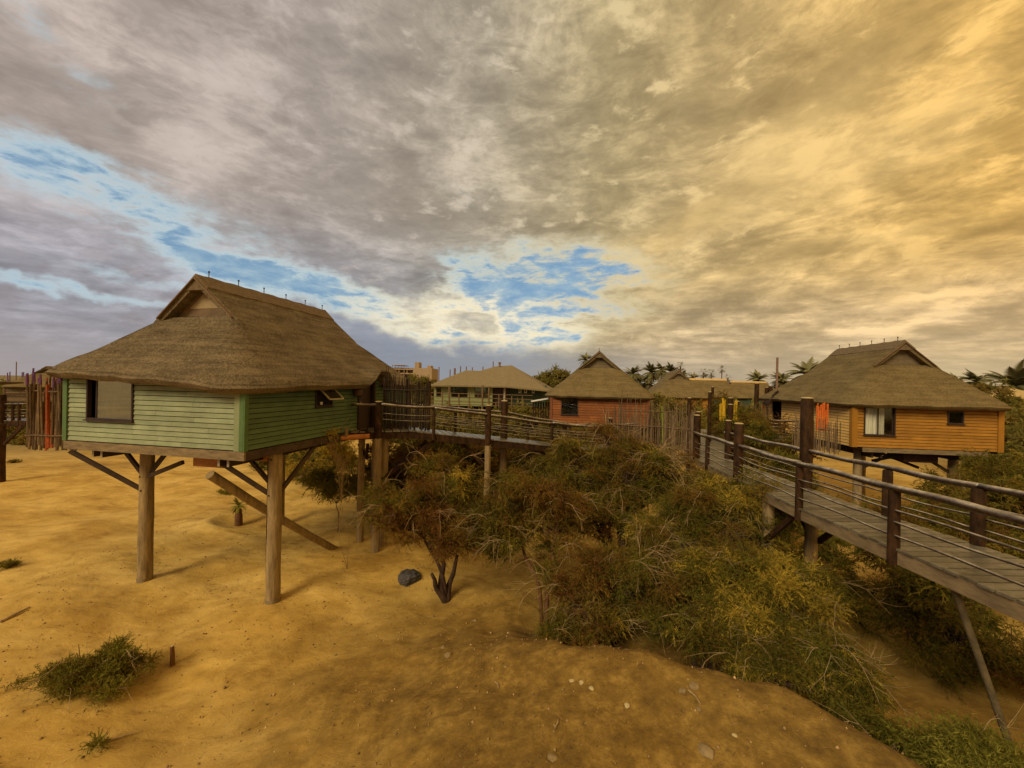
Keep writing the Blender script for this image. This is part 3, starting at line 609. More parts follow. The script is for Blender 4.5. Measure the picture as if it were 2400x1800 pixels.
# open hopper sash
hs = MB(); hp = lambda a, h, o: np.array([GW+o, a, h])
ang = R_(48); ht = .50
pa, pb = hp(2.50, 1.50, .03), hp(3.14, 1.50, .03); dn = np.array([math.sin(ang), 0, -math.cos(ang)])*ht
hs.bar(pa, pb, .03, .04); hs.bar(pa+dn, pb+dn, .03, .04); hs.bar(pa, pa+dn, .03, .04); hs.bar(pb, pb+dn, .03, .04)
hsw = hs.build('open_sash', M_wpale, wi)
hg = MB(); q_ = dn/np.linalg.norm(dn); hg.box((pa+pb)/2+dn/2, (.60, .47, .006), [np.array([0, 1., 0]), q_, np.cross(np.array([0, 1., 0]), q_)]); hg.build('pane', M_glass, wi)
cup = MB(); cup.tube([glocal(GW+.02, 2.62, .985), glocal(GW+.02, 2.62, 1.07)], [.035, .045], 10); co = cup.build('cup', M_white, None, off=None); tag(co, 'small white cup on the sill of the open hopper window', 'cup')
# door recess
d_ = MB(); d_.box((GW-.10, 5.02, .95), (.05, .90, 1.9)); dd = d_.build('door', M_door, gh)
k_ = MB(); k_.tube([(GW-.06, 4.66, .98), (GW+.0, 4.66, .98), (GW+.0, 4.76, .98)], .012, 6); k_.build('handle', M_wpale, dd)
fr = MB(); fr.bar((GW+.01, 4.53, 0), (GW+.01, 4.53, 1.95), .12, .09, up=(0, 1, 0)); fr.bar((GW+.01, 5.52, 0), (GW+.01, 5.52, 1.95), .12, .09, up=(0, 1, 0)); fr.build('door_frame', M_door, gh)
# floor, fascia, beams
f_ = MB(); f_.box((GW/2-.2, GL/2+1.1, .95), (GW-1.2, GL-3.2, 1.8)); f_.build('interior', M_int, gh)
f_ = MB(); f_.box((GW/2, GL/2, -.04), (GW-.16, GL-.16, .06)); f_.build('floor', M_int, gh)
fa = MB(); fa.bar((-.0, -.012, -.115), (GW+.03, -.012, -.115), .05, .21); fa.build('fascia_beam', M_beam, gh)
fa = MB(); fa.bar((GW+.012, .015, -.115), (GW+.012, GL, -.115), .05, .21); fa.build('fascia_beam', M_dbeam, gh)
fa = MB(); fa.bar((.0, .02, -.115), (.0, GL, -.115), .05, .21); fa.build('fascia_beam', M_beam, gh)
for x in (.62, .92, 4.70, 4.98):
    bm_ = MB(); bm_.bar((x, .22, -.34), (x, GL-.2, -.34), .06, .22); bm_.build('bearer', M_dbeam, gh)
    ce = MB(); ce.box((x, .215, -.34), (.064, .008, .224)); ce.build('bearer_end', M_wpale, gh)
pw = MB(); pw.box((3.92, .62, -.42), (.95, .03, .36)); pw.build('underfloor_box', M_ply, gh)
pw = MB(); pw.box((4.9, 1.25, -.38), (1.2, .03, .26)); pw.build('underfloor_box', M_ply, gh)
def stilt(root, x, y, top, bot, r0, r1, m=M_pole, name='stilt', base=True):
    s = MB(); n_ = 12; pts = [(x+.008*math.sin(k*1.3), y, top+(bot-top)*k/n_) for k in range(n_+1)]; rr = [r0+(r1-r0)*k/n_ for k in range(n_+1)]
    s.tube(pts, rr, 18, wob=.012); o = s.build(name, m, root, smooth=True)
    if base:
        e = MB(); e.tube([(x, y, bot+.34), (x, y, bot)], r1*1.04, 18); e.build('concrete_collar', mat('post_collar', (.26, .20, .11), (.19, .14, .08), .9, 6, bump=.4), o, smooth=True)
    return o
sp = [(GW-4.62, 1.22), (GW-.24, 1.20), (GW-4.7, 6.3), (GW-.3, 6.3)]
for (x, y) in sp:
    wpt = glocal(x, y); stilt(gh, x, y, -.22, gz(wpt[0], wpt[1])-4.27-.25, .165, .178)
def braces(root, lst, w=.075, h=.11, m=M_dbeam):
    for a, b in lst: s = MB(); s.bar(a, b, w, h); s.build('brace', m, root)
x1, y1 = sp[0]; x2, y2 = sp[1]
braces(gh, [((x1-.12, y1-.05, -1.55), (x1-1.35, y1-.95, -.35)), ((x1-.12, y1, -1.15), (x1-1.05, y1+.0, -.28)), ((x1+.13, y1, -1.05), (x1+.62, y1+.2, -.28)), ((x1+.13, y1-.05, -1.15), (x1+1.6, y1-.25, -.62)),
            ((x2-.12, y2-.05, -1.35), (x2-1.0, y2-.75, -.38)), ((x2-.12, y2+.05, -1.15), (x2-1.3, y2+.4, -.5)), ((x2+.05, y2+.14, -1.30), (x2+.1, y2+1.35, -.28))])
for (bx0, by0, bz0) in ((x1-.02, y1-.165, -1.15), (x1+.02, y1-.165, -1.55), (x2-.03, y2-.165, -1.35), (x2+.02, y2-.165, -.40), (x1, y1-.165, -.40)):
    bo = MB(); bo.tube([(bx0, by0+.02, bz0), (bx0, by0-.02, bz0)], .022, 8); bo.build('bolt', M_dark, gh)
st = MB()
def tolocal(p):  # world -> green local
    v_ = np.array(p)-np.array(gloc); return np.array([np.dot(v_, xr), np.dot(v_, u), v_[2]])
s0 = tolocal(P(492, 1112, 9.75)); s1 = tolocal((-6.22, 13.9, -.05))
st.tube([s0+(s1-s0)*t+np.array([0, 0, -.06*math.sin(t*3.14)]) for t in np.linspace(0, 1, 9)], .115, 12, wob=.05); st.build('raking_strut', M_pole, gh, smooth=True)
pp = MB(); pp.tube([(x2-.22, y2-.02, -.4), (x2-.22, y2-.02, -3.2)], .012, 6); pp.build('drain_pipe', M_dark, gh)
# clay lamp beside the door
t = glocal(GW+.17, 4.28, 1.35); lm = thing('wall_lamp', 'round brown clay wall lamp left of the green hut door', 'lamp', t)
l_ = MB(); l_.tube([t+np.array([0, 0, z_]) for z_ in (-.17, -.13, -.02, .08, .15)], [.06, .13, .16, .13, .07], 14); l_.build('shade', M_lamp, lm, smooth=True)
l_ = MB(); l_.bar(t+np.array([0, 0, .14]), t+np.array([-.18, .03, .2]), .04, .03); l_.build('bracket', M_dark, lm)

# ------------------------------------------------------------------ stick fences
def stick_fence(name, label, pts, zb, zt, spacing, m, r=(.014, .024), jitter=.02, tops=None, runs=(), rails=(), posts=(), lean=.02, seed=1, group=None, coloured=(), hvar=.35):
    rr = random.Random(seed); p0 = np.array(pts[0], float)
    root = thing(name, label, 'fence', (pts[0][0], pts[0][1], zb), group)
    mb = MB(); extra = {}
    pts = [np.array(q, float) for q in pts]; seglen = [np.linalg.norm(b[:2]-a[:2]) for a, b in zip(pts[:-1], pts[1:])]; tot = sum(seglen); s = 0; n_ = 0
    while s < tot:
        q = s; k = 0
        while q > seglen[k]: q -= seglen[k]; k += 1
        f = q/seglen[k]; b = pts[k][:2]*(1-f)+pts[k+1][:2]*f
        dz_ = 0 if len(pts[0]) < 3 else pts[k][2]*(1-f)+pts[k+1][2]*f
        h0 = zb+dz_+rr.uniform(-.14, .05); h1 = zt+dz_+rr.uniform(-hvar, hvar*.4); 
        if rr.random() < .18: h1 += hvar*.7
        x_ = b[0]+rr.uniform(-jitter, jitter); y_ = b[1]+rr.uniform(-jitter, jitter); lx, ly = rr.uniform(-lean, lean)*2, rr.uniform(-lean, lean)*2
        R0 = rr.uniform(*r); pl_ = [(x_+lx*t_+rr.uniform(-.006, .006), y_+ly*t_, h0+(h1-h0)*t_) for t_ in (0, .3, .62, 1)]
        tgt = mb; cur = None
        for (c0, c1, cm, nm, only) in coloured:
            if c0 <= s/tot <= c1:
                tgt = extra.setdefault(nm, (MB(), cm, only))[0]; cur = nm
        if tgt is not mb and extra[cur][2] is not None:      # only the top part is painted
            cut = extra[cur][2]
            if h1 > zt-.15:
                m_ = (x_+lx*.85, y_+ly*.85, h1-cut); tq = MB(); tq.tube([m_, pl_[-1]], [R0*1.12, R0*.85], 6); tq.build('painted_stick_tip', extra[cur][1], root, smooth=True)
            mb.tube(pl_, [R0, R0, R0*.9, R0*.7], 6, tint=rr.random())
        else: tgt.tube(pl_, [R0, R0, R0*.9, R0*.7], 6, tint=rr.random())
        s += spacing*rr.uniform(.7, 1.35); n_ += 1
    mb.build('stick_panel', m, root, smooth=True)
    for nm, (e, cm, _) in extra.items():
        if e.v: e.build(nm, cm, root, smooth=True)
    for h in rails:
        for a, b in zip(pts[:-1], pts[1:]):
            t_ = MB(); za = h+(a[2] if len(a) > 2 else 0); zb_ = h+(b[2] if len(b) > 2 else 0)
            t_.tube([(a[0]*(1-f)+b[0]*f, a[1]*(1-f)+b[1]*f-.03, za*(1-f)+zb_*f+.012*math.sin(f*9)) for f in np.linspace(0, 1, 8)], .024, 8, wob=.08); t_.build('cross_rail', m, root, smooth=True)
    for (x_, y_, z0, z1, r_) in posts:
        t_ = MB(); t_.tube([(x_, y_, z0), (x_, y_, (z0+z1)/2), (x_, y_, z1)], r_, 12, wob=.02); t_.build('post', M_dark if m is M_stickd else M_stick, root, smooth=True)
    return root
# left of the green hut (shower screen)
A = glocal(-.05, .28); B = P(62, 1030, 10.45)
stick_fence('stick_fence', 'screen of grey sticks with orange band and purple tips on the green hut', [A, B+np.array([0.0, 0, 0])][::-1] if False else [(B[0], B[1]), (A[0], A[1])], 4.08, 6.02, .029, M_stick, r=(.020, .032), seed=5, hvar=.30,
            coloured=[(.33, .50, M_osk, 'orange_sticks', None), (0, .32, M_psk, 'purple_stick_tips', .28), (.501, .80, M_psk, 'purple_stick_tips', .28)], rails=(4.35, 5.55), lean=.05)
A = P(898, 1000, 14.15); B = P(1003, 1010, 14.6)
stick_fence('stick_fence', 'dark pointed stick screen on the walkway right of the green hut', [(A[0], A[1]), (B[0], B[1])], 4.28, 6.12, .028, M_stickd, r=(.013, .022), seed=6, rails=(4.62, 5.7), hvar=.42,
            posts=[(B[0]+.03, B[1], 4.2, 6.05, .05), ((A[0]+B[0])/2, (A[1]+B[1])/2+.05, 4.2, 6.1, .05)])

# ------------------------------------------------------------------ walkways
def lerp(a, b, t): return np.array(a, float)*(1-t)+np.array(b, float)*t
def decking(root, A0, A1, B0, B1, pitch, seed=1, over=.05, th=.035, gap=.032):
    r2 = random.Random(seed); n_ = max(1, int(round(np.linalg.norm(np.array(A1)-np.array(A0))/pitch))); mb = MB()
    for k in range(n_):
        t0 = (k+.5*gap/pitch)/n_; t1 = (k+1-.5*gap/pitch)/n_; j = r2.uniform(-.02, .03); zz_ = r2.uniform(-.003, .003)
        a0, a1, b0, b1 = lerp(A0, A1, t0), lerp(A0, A1, t1), lerp(B0, B1, t0), lerp(B0, B1, t1)
        da = (a0-b0)/np.linalg.norm(a0-b0)*(over+j); a0 = a0+da; a1 = a1+da; b0 = b0-da; b1 = b1-da
        up = np.array([0, 0, zz_]); dn_ = np.array([0, 0, th])
        mb.add([a0+up, a1+up, b1+up, b0+up, a0+up-dn_, a1+up-dn_, b1+up-dn_, b0+up-dn_], [(0, 1, 2, 3), (7, 6, 5, 4), (0, 4, 5, 1), (1, 5, 6, 2), (2, 6, 7, 3), (3, 7, 4, 0)], r2.random())
    return mb.build('decking', M_deck, root)
def beam(root, A0, A1, w=.075, h=.20, m=M_dark, top=-.037, name='edge_beam', inset=0):
    mb = MB(); d = np.array([0, 0, top-h/2]); mb.bar(np.array(A0)+d, np.array(A1)+d, w, h); return mb.build(name, m, root)
def log(root, p, q, r0, r1=None, name='top_rail', m=M_rail, n=14, sag=.02, wob=.06, seg=10, seed=1, wave=.012):
    r2 = random.Random(seed); r1 = r1 or r0; p = np.array(p, float); q = np.array(q, float); L_ = np.linalg.norm(q-p); k = max(4, int(L_/.22)); ph = r2.uniform(0, 6)
    pts = [p*(1-t)+q*t+np.array([wave*math.sin(t*L_*2.1+ph), wave*math.sin(t*L_*1.7+ph*2), -sag*math.sin(math.pi*t)+wave*math.sin(t*L_*2.9+ph)*.8]) for t in np.linspace(0, 1, k+1)]
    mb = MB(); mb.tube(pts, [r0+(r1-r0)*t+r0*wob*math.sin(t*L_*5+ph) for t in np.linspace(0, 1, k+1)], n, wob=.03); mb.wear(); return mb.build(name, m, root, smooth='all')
def rpost(root, x, y, z0, z1, r=.055, name='railing_post', m=M_dark, cap=True):
    mb = MB(); mb.tube([(x, y, z0+(z1-z0)*t) for t in (0, .25, .5, .75, .97, 1)], [r, r, r*.99, r*.98, r*.97, r*.86], 16, wob=.015); o = mb.build(name, m, root, smooth=True)
    if cap:
        c_ = MB(); c_.tube([(x, y, z1+.001), (x, y, z1+.02), (x, y, z1+.032)], [r*.96, r*.85, r*.4], 16); c_.build('sawn_top', M_cap, o, smooth=True)
    return o
def leg(root, x, y, z1, r=.12, m=M_pole, name='support_leg'):
    z0 = gz(x, y)-.25; mb = MB(); n_ = 8; mb.tube([(x+.01*math.sin(k), y, z1+(z0-z1)*k/n_) for k in range(n_+1)], [r*(1+.1*k/n_) for k in range(n_+1)], 16, wob=.02); return mb.build(name, m, root, smooth=True)
def rails_between(root, A, B, hs=(.26, .42, .60), r=.016, seed=1, top=.98, tr=.048):
    for i_, h in enumerate(hs): log(root, np.array(A)+[0, 0, h], np.array(B)+[0, 0, h], r, name='lower_rail', n=8, sag=.012, wave=.010, seed=seed*7+i_)

# walkway from the green hut
F0 = np.array([-5.45, 13.2, 4.27]); Ft = np.array([-5.45+8.93*.2, 13.2+3.4*.2, 4.27]); F1 = np.array([3.48, 16.6, 3.25]); F2 = np.array([6.6, 17.6, 3.25])
perp = np.array([-.356, .934, 0])*1.3
wk = thing('walkway', 'raised dark plank walkway leading right from the green hut door', 'walkway', F0, 'raised plank walkways')
decking(wk, F0, Ft, F0+perp, Ft+perp, .27, 1); decking(wk, Ft+[.0, 0, 0], F1, Ft+perp, F1+perp, .27, 2); decking(wk, F1, F2, F1+perp, F2+perp, .27, 3)
for a, b in ((F0, Ft), (Ft, F1), (F1, F2)):
    beam(wk, a, b, .08, .24); beam(wk, a+perp, b+perp, .08, .24)
def onF(px):       # the walkway's front edge below a photo column
    best = None
    for a, b in ((F0, Ft), (Ft, F1), (F1, F2)):
        for t_ in np.linspace(0, 1, 200):
            q = lerp(a, b, t_); e = abs(q[0]/q[1]*FPX+1200-px-2)
            if best is None or e < best[0]: best = (e, q)
    return best[1]
pf = {px: onF(px) for px in (886, 1017, 1144, 1293, 1428)}
off = perp/np.linalg.norm(perp)*-.05
for px, (r_, h_, big_) in {886: (.13, 1.02, 1), 1017: (.06, .93, 0), 1144: (.115, 1.28, 1), 1293: (.055, .93, 0), 1428: (.12, 1.35, 1)}.items():
    q = pf[px]+off; rpost(wk, q[0], q[1], q[2]-.25, q[2]+h_, r_, cap=bool(big_))
    if big_: leg(wk, q[0], q[1], q[2]-.24, r_*1.0)
pbk = {px: onF(px)+perp*1.04 for px in (1085, 1268)}
for px, (r_, h_) in {1085: (.06, .95), 1268: (.06, .95)}.items():
    q = pbk[px]; rpost(wk, q[0], q[1], q[2]-.25, q[2]+h_, r_)
q = onF(1246)+perp*1.04; q = np.array([-.30*1, 16.15, 0]); 
# tall back post seen at column 1180
bq = P(1181, 1019, 16.15); rpost(wk, bq[0], bq[1], bq[2]-.2, P(1181, 940, 16.15)[2], .145)
leg(wk, bq[0], bq[1], bq[2]-.2, .13)
seq = [F0+[0, -.05, .0], pf[886], pf[1017], pf[1144], pf[1293], pf[1428]]
for k, (a, b) in enumerate(zip(seq[:-1], seq[1:])):
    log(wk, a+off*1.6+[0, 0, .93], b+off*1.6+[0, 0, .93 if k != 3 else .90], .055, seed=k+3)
    if k: rails_between(wk, a+off, b+off, (.30, .42, .54, .64) if k > 1 else (.42, .62), .015, seed=k)
seqb = [Ft+perp*1.04-[.6, 0, 0], bq*[1, 1, 0]+[0, 0, bq[2]], F1+perp*1.04, F2+perp*1.04]
for k, (a, b) in enumerate(zip(seqb[:-1], seqb[1:])):
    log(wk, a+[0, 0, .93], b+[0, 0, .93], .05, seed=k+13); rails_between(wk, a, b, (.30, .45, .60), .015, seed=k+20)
for (a, b) in ((P(1017, 1034, 14.3), P(893, 1125, 13.5)), (P(1000, 1034, 14.9), P(893, 1122, 14.1)), (P(1085, 1041, 14.9), P(1140, 1096, 15.1)), (P(1270, 1056, 15.8), P(1226, 1096, 15.3))):
    mb = MB(); mb.bar(a, b, .09, .12); mb.build('brace', M_dark, wk)
for (px, py, D_) in ((843, 1275, 14.35), (897, 1290, 13.9)):
    q = P(px, py, D_); leg(wk, q[0], q[1], 4.0, .115)
for s_, t_ in (((841, 1040, 14.3), (862, 1075, 14.3)), ((862, 1040, 13.9), (858, 1075, 14))):
    mb = MB(); mb.bar(P(*s_), P(*t_), .08, .1); mb.build('brace', M_dark, wk)
# orange log under the door step
o1 = thing('orange_log', 'varnished orange log jutting out below the green hut door step', 'log', P(800, 1027, 12.6))
mb = MB(); mb.tube([P(800, 1027, 12.6), P(832, 1024, 12.75), P(866, 1022, 12.9)], [.08, .085, .08], 14); mb.build('crossbar', M_oran, o1, smooth=True)
mb = MB(); mb.tube([P(811, 1024, 12.62), P(812, 1003, 12.62)], [.05, .052], 12); mb.build('peg', M_beam, o1, smooth=True)
stp = MB(); a = glocal(GW+.35, 5.0, -.03); stp.box((GW+.32, 5.0, -.03), (.6, 1.4, .06)); so = stp.build('door_step', M_dark, gh)

# right walkway, coming towards the camera
A0 = np.array([5.85, 1.5, 3.70]); A1 = np.array([6.33, 8.5, 3.44]); A2 = np.array([6.93, 14.5, 3.36]); A3 = np.array([9.75, 20.2, 3.3]); A4 = np.array([12.2, 25.5, 3.3])
B0 = np.array([7.45, 1.5, 3.70]); B1 = np.array([7.72, 8.5, 3.44]); B2 = np.array([8.15, 14.8, 3.36]); B3 = np.array([10.95, 19.4, 3.3]); B4 = np.array([13.4, 24.8, 3.3])
wr = thing('walkway', 'long weathered plank walkway with log handrails coming towards the viewer', 'walkway', A1, 'raised plank walkways')
for k, (a, b, c_, d_) in enumerate(((A0, A1, B0, B1), (A1, A2, B1, B2), (A2, A3, B2, B3), (A3, A4, B3, B4))):
    decking(wr, a, b, c_, d_, .205 if k < 2 else .22, 10+k)
    beam(wr, a, b, .07, .22, M_beam if k < 2 else M_dbeam); beam(wr, c_, d_, .07, .22, M_dbeam)
fx = lambda y: (lambda a, b: a+(b-a)*((y-a[1])/(b[1]-a[1])))(*((A0, A1) if y < 8.5 else (A1, A2) if y < 14.5 else (A2, A3)))
bx_ = lambda y: (lambda a, b: a+(b-a)*((y-a[1])/(b[1]-a[1])))(*((B0, B1) if y < 8.5 else (B1, B2) if y < 14.8 else (B2, B3)))
fr_posts = [(2.4, .078, .90, 0), (6.2, .078, .93, 0), (8.45, .076, .93, 0), (11.2, .128, 1.58, 1), (13.4, .07, .93, 0)]
for (y, r_, h_, cp) in fr_posts:
    q = fx(y); rpost(wr, q[0]-.03, q[1], q[2]-.28, q[2]+h_, r_, cap=bool(cp))
bk_posts = [(3.3, .10, .92, 0), (6.35, .09, .93, 0), (7.95, .085, .93, 0), (10.35, .148, 2.36, 1), (14.6, .115, 1.42, 1)]
for (y, r_, h_, cp) in bk_posts:
    q = bx_(y); rpost(wr, q[0]+.03, q[1], q[2]-.28, q[2]+h_, r_, cap=bool(cp))
def railrun(fn, ys_, sx, hs, seed, tr=.055, r=.019):
    for k, (ya, yb) in enumerate(zip(ys_[:-1], ys_[1:])):
        a, b = fn(ya)+[sx, 0, 0], fn(yb)+[sx, 0, 0]
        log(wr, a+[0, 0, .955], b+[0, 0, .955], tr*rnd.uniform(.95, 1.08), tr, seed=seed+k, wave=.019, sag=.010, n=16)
        for i_, h in enumerate(hs): log(wr, a+[0, 0, h], b+[0, 0, h], r, name='lower_rail', n=8, sag=.025, wave=.018, seed=seed*3+k*5+i_)
railrun(fx, [1.6, 8.45, 11.2, 14.5], -.06, (.22, .42, .62), 40); railrun(bx_, [1.6, 6.35, 10.35, 14.6], .06, (.25, .45, .64), 60)
for y, side in ((2.8, 0), (9.9, 0), (9.9, 1), (13.4, 0), (13.4, 1)):
    q = (fx if side == 0 else bx_)(y); leg(wr, q[0]+(.12 if side == 0 else -.12), q[1], q[2]-.26, .14)
    if y > 5:
        for s_ in (-1, 1): mb = MB(); mb.bar((q[0], y+s_*.1, q[2]-1.25), (q[0], y+s_*1.05, q[2]-.30), .08, .12); mb.build('brace', M_dark, wr)
mb = MB(); a = fx(5.4); b = np.array([6.9, 4.7, gz(6.9, 4.7)-.1]); a = a+[.08, 0, -.25]; b = np.array([7.55, 5.1, gz(7.5, 5.1)-.15])
mb.tube([a*(1-t_)+b*t_ for t_ in np.linspace(0, 1, 8)], .042, 12, wob=.08); mb.build('raking_strut', mat('dull_strut_wood', (.16, .12, .06), (.08, .06, .03), .85, 5, bump=.4), wr, smooth=True)
for y in np.arange(2.5, 14, 1.6):
    a, b = fx(y), bx_(y); mb = MB(); mb.bar(a+[.04, 0, -.16], b+[-.04, 0, -.16], .05, .16); mb.build('joist', M_dbeam, wr)
# far part: posts and rails
for (t_, h_, r_) in ((.02, 1.6, .12), (.30, 1.0, .06), (.62, 1.55, .12), (.97, 1.0, .07)):
    q = lerp(A2, A3, t_); rpost(wr, q[0], q[1], q[2]-.2, q[2]+h_, r_)
for (t_, h_, r_) in ((.35, 1.0, .06), (.95, 1.9, .12)):
    q = lerp(B2, B3, t_); rpost(wr, q[0], q[1], q[2]-.2, q[2]+h_, r_)
for a, b, s_ in ((A2, A3, 80), (B2, B3, 82)):
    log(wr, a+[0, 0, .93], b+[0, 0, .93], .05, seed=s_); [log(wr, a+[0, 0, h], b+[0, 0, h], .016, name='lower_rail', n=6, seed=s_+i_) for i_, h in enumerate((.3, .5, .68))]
# stick fence at the junction
stick_fence('stick_fence', 'tall brown stick fence on the near side of the walkway junction', [(3.95, 16.5), (6.05, 15.45), (6.80, 14.75)], 3.10, 5.10, .050, M_stick, r=(.013, .022), seed=11, rails=(4.40, 3.62), hvar=.45,
            posts=[(6.88, 14.72, 2.95, 5.05, .075), (6.1, 15.38, 3.0, 5.0, .09), (6.35, 15.2, 3.0, 4.9, .08)])
stick_fence('stick_fence', 'thin stick fence with one lime stripe in front of the far ochre hut', [(5.8, 20.9), (7.4, 20.6), (9.7, 20.2)], 3.1, 5.3, .085, M_stick, r=(.012, .022), seed=12, rails=(4.7, 3.9), hvar=.5,
            coloured=[(.52, .57, M_gsk, 'lime_sticks', None)])

# ------------------------------------------------------------------ the ochre hut on the right
YY = R_(8); OW, OL = 5.45, 7.4; oc = np.array([14.50, 16.5]); xo = np.array([math.cos(YY), -math.sin(YY)])
oloc = (oc[0], oc[1], 3.62)
oh = thing('thatched_hut', 'ochre boarded hut with cream curtain beyond the right walkway', 'hut', oloc, rz=-YY)
walls(oh, OW, OL, 1.95, {'front': M_ochre, 'left': M_tan}, {'front': [(.42, 1.60, .52, 1.95), (3.50, 4.08, 1.10, 1.62)], 'left': [(.9, 1.9, 0, 1.9)]}, trim=M_ochret, tw=.17)
make_roof(oh, OW, OL, eave=1.66, ledge=3.40, ridge=4.46, yf=1.20, yb=2.1, ov=.52, m=M_thatch2, droop=lambda x, y: .04, straws=20000, seed=8, insetm=mat('gable_inset_dull', (.16, .125, .07), (.13, .10, .055)), gablem=mat('gable_grey', (.20, .15, .085), (.15, .11, .06)))
window(oh, (0, 0, 0), (1, 0, 0), (0, -1, 0), .42, 1.60, .52, 1.90, M_wframe, glass('clear_glass', alpha=.12), curtain=(.47, 1.30, M_curt), opened=(.98, 1.52))
window(oh, (0, 0, 0), (1, 0, 0), (0, -1, 0), 3.50, 4.08, 1.10, 1.62, M_wframe, M_glassd)
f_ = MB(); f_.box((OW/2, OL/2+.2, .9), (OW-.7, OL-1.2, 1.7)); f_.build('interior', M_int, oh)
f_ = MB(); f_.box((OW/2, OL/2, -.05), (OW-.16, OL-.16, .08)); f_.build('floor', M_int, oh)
fa = MB(); fa.bar((.4, .0, -.10), (OW-.5, .0, -.10), .05, .18); fa.build('fascia_beam', M_beam, oh)
for x in (.95, 1.3, 4.2):
    b2 = MB(); b2.bar((x, .25, -.34), (x, OL-.3, -.34), .07, .26); b2.build('bearer', M_dbeam, oh)
for (x, y) in ((.9, 1.0), (4.6, 1.0), (.9, 6.2), (4.6, 6.2)): stilt(oh, x, y, -.2, -3.9, .16, .17, base=False)
braces(oh, [((1.0, 1, -1.1), (2.4, 1, -.25)), ((2.9, .9, -.30), (1.6, 1.2, -.75)), ((4.5, 1, -1.1), (3.2, 1, -.25)), ((1.4, .8, -.22), (3.6, 1.4, -1.0))])
mb = MB(); mb.box((3.1, 1.1, -.45), (1.3, .9, .4)); mb.build('underfloor_tank', mat('tank_brown', (.12, .05, .03), (.08, .035, .02)), oh)
a = MB(); a.add([(-.75, 5.4, 1.55), (-.5, 6.6, 1.62), (-.15, 5.6, 2.35), (-.75, 5.4, 1.45), (-.5, 6.6, 1.5), (-.1, 5.6, 2.25)], [(0, 1, 2), (3, 5, 4), (0, 3, 4, 1), (1, 4, 5, 2), (2, 5, 3, 0)]); a.build('porch_flap', M_dark, oh)
# fence and small porch left of it
stick_fence('stick_fence', 'low grey stick screen left of the ochre hut corner', [(12.25, 16.9), (13.0, 16.6), (13.75, 16.2)], 3.45, 4.72, .040, M_stick, r=(.014, .024), seed=21, rails=(4.35,), hvar=.5)
pr = thing('porch_deck', 'small dark porch with slatted railing left of the ochre hut', 'porch', (12.5, 18.6, 3.55))
p1, p2, p3, p4 = np.array([12.45, 18.6, 3.6]), np.array([13.65, 18.4, 3.6]), np.array([12.6, 20.2, 3.6]), np.array([14.9, 20.0, 3.6])
decking(pr, p1, p2, p3, p4, .2, 33); beam(pr, p1, p2, .08, .3, M_dark); 
for k, h in enumerate((.12, .28, .44, .60, .75, .92)): log(pr, p1+[0, 0, h], p2+[0, 0, h], .022 if k < 5 else .04, name='rail', seed=k)
for q in (p1, p2, lerp(p1, p2, .5)): rpost(pr, q[0], q[1]+.05, 3.3, 4.55, .04, cap=False); leg(pr, q[0], q[1]+.3, 3.3, .09, M_dark)

# ------------------------------------------------------------------ orange hut, far huts
def far_hut(label, corner_left, W, L, floor, yaw, wallm, trimm, roofm=M_thatch2, eave=1.6, ledge=3.35, ridge=4.35, holes=None, straws=6000, yf=1.1, win=None, ov=.45, stilts=True, gable=None, pins=0, capm=None, name='thatched_hut', H=1.95):
    root = thing(name, label, 'hut', (corner_left[0], corner_left[1], floor), rz=-yaw)
    walls(root, W, L, H, {'front': wallm}, holes or {}, trim=trimm, row=.15)
    make_roof(root, W, L, eave=eave, ledge=ledge, ridge=ridge, yf=yf, ov=ov, m=roofm, straws=straws, seed=int(abs(corner_left[0])*10)+3, pins=pins, capm=capm, insetm=mat('gable_inset_dull', (.16, .125, .07), (.13, .10, .055)), gablem=gable or mat('gable_grey', (.20, .15, .085), (.15, .11, .06)))
    f_ = MB(); f_.box((W/2, L/2+.2, .9), (W-.7, L-1.2, 1.7)); f_.build('interior', M_int, root)
    f_ = MB(); f_.box((W/2, L/2, -.05), (W-.16, L-.16, .08)); f_.build('floor', M_int, root)
    if stilts:
        for (x, y) in ((.8, .8), (W-.8, .8), (.8, L-.8), (W-.8, L-.8)): stilt(root, x, y, -.1, -floor-.2, .15, .16, base=False)
    return root
rl = P(1290, 993, 23.3)
rh = far_hut('burnt orange boarded hut with steep thatched roof behind the stick fence', (rl[0], rl[1]), 5.6, 7.4, 3.62, YAW, M_orange, M_oranget, holes={'front': [(.62, 1.62, .62, 1.60)]}, eave=1.62, ledge=3.30, ridge=4.30, pins=1)
window(rh, (0, 0, 0), (1, 0, 0), (0, -1, 0), .62, 1.62, .62, 1.60, M_wframe, M_glassd)
# small pale-roofed box porch on its left
q = P(1270, 975, 24.5); bxp = thing('side_porch', 'little dark slatted side porch left of the orange hut', 'porch', (q[0], q[1], 3.6))
mb = MB()
for k in range(9): mb.box((q[0]-.55+k*.16, q[1]+.0, 4.4), (.09, .04, 1.0))
mb.build('slat_panel', M_dark, bxp); mb = MB(); mb.bar((q[0]-.7, q[1], 4.93), (q[0]+.75, q[1], 5.2), 1.0, .04); mb.build('roof', M_white, bxp); leg(bxp, q[0]-.5, q[1], 3.9, .08, M_dark)
q = P(1530, 985, 43)
far_hut('small far ochre hut with thatched roof between the orange hut and the palms', (q[0], q[1]), 5.7, 7.4, 3.0, YAW, M_ochre, M_ochret, eave=1.8, ledge=3.75, ridge=4.72, straws=0, yf=1.2)
ycap = mat('pale_ridge_capping', (.62, .42, .16), (.52, .34, .13), .8, 3)
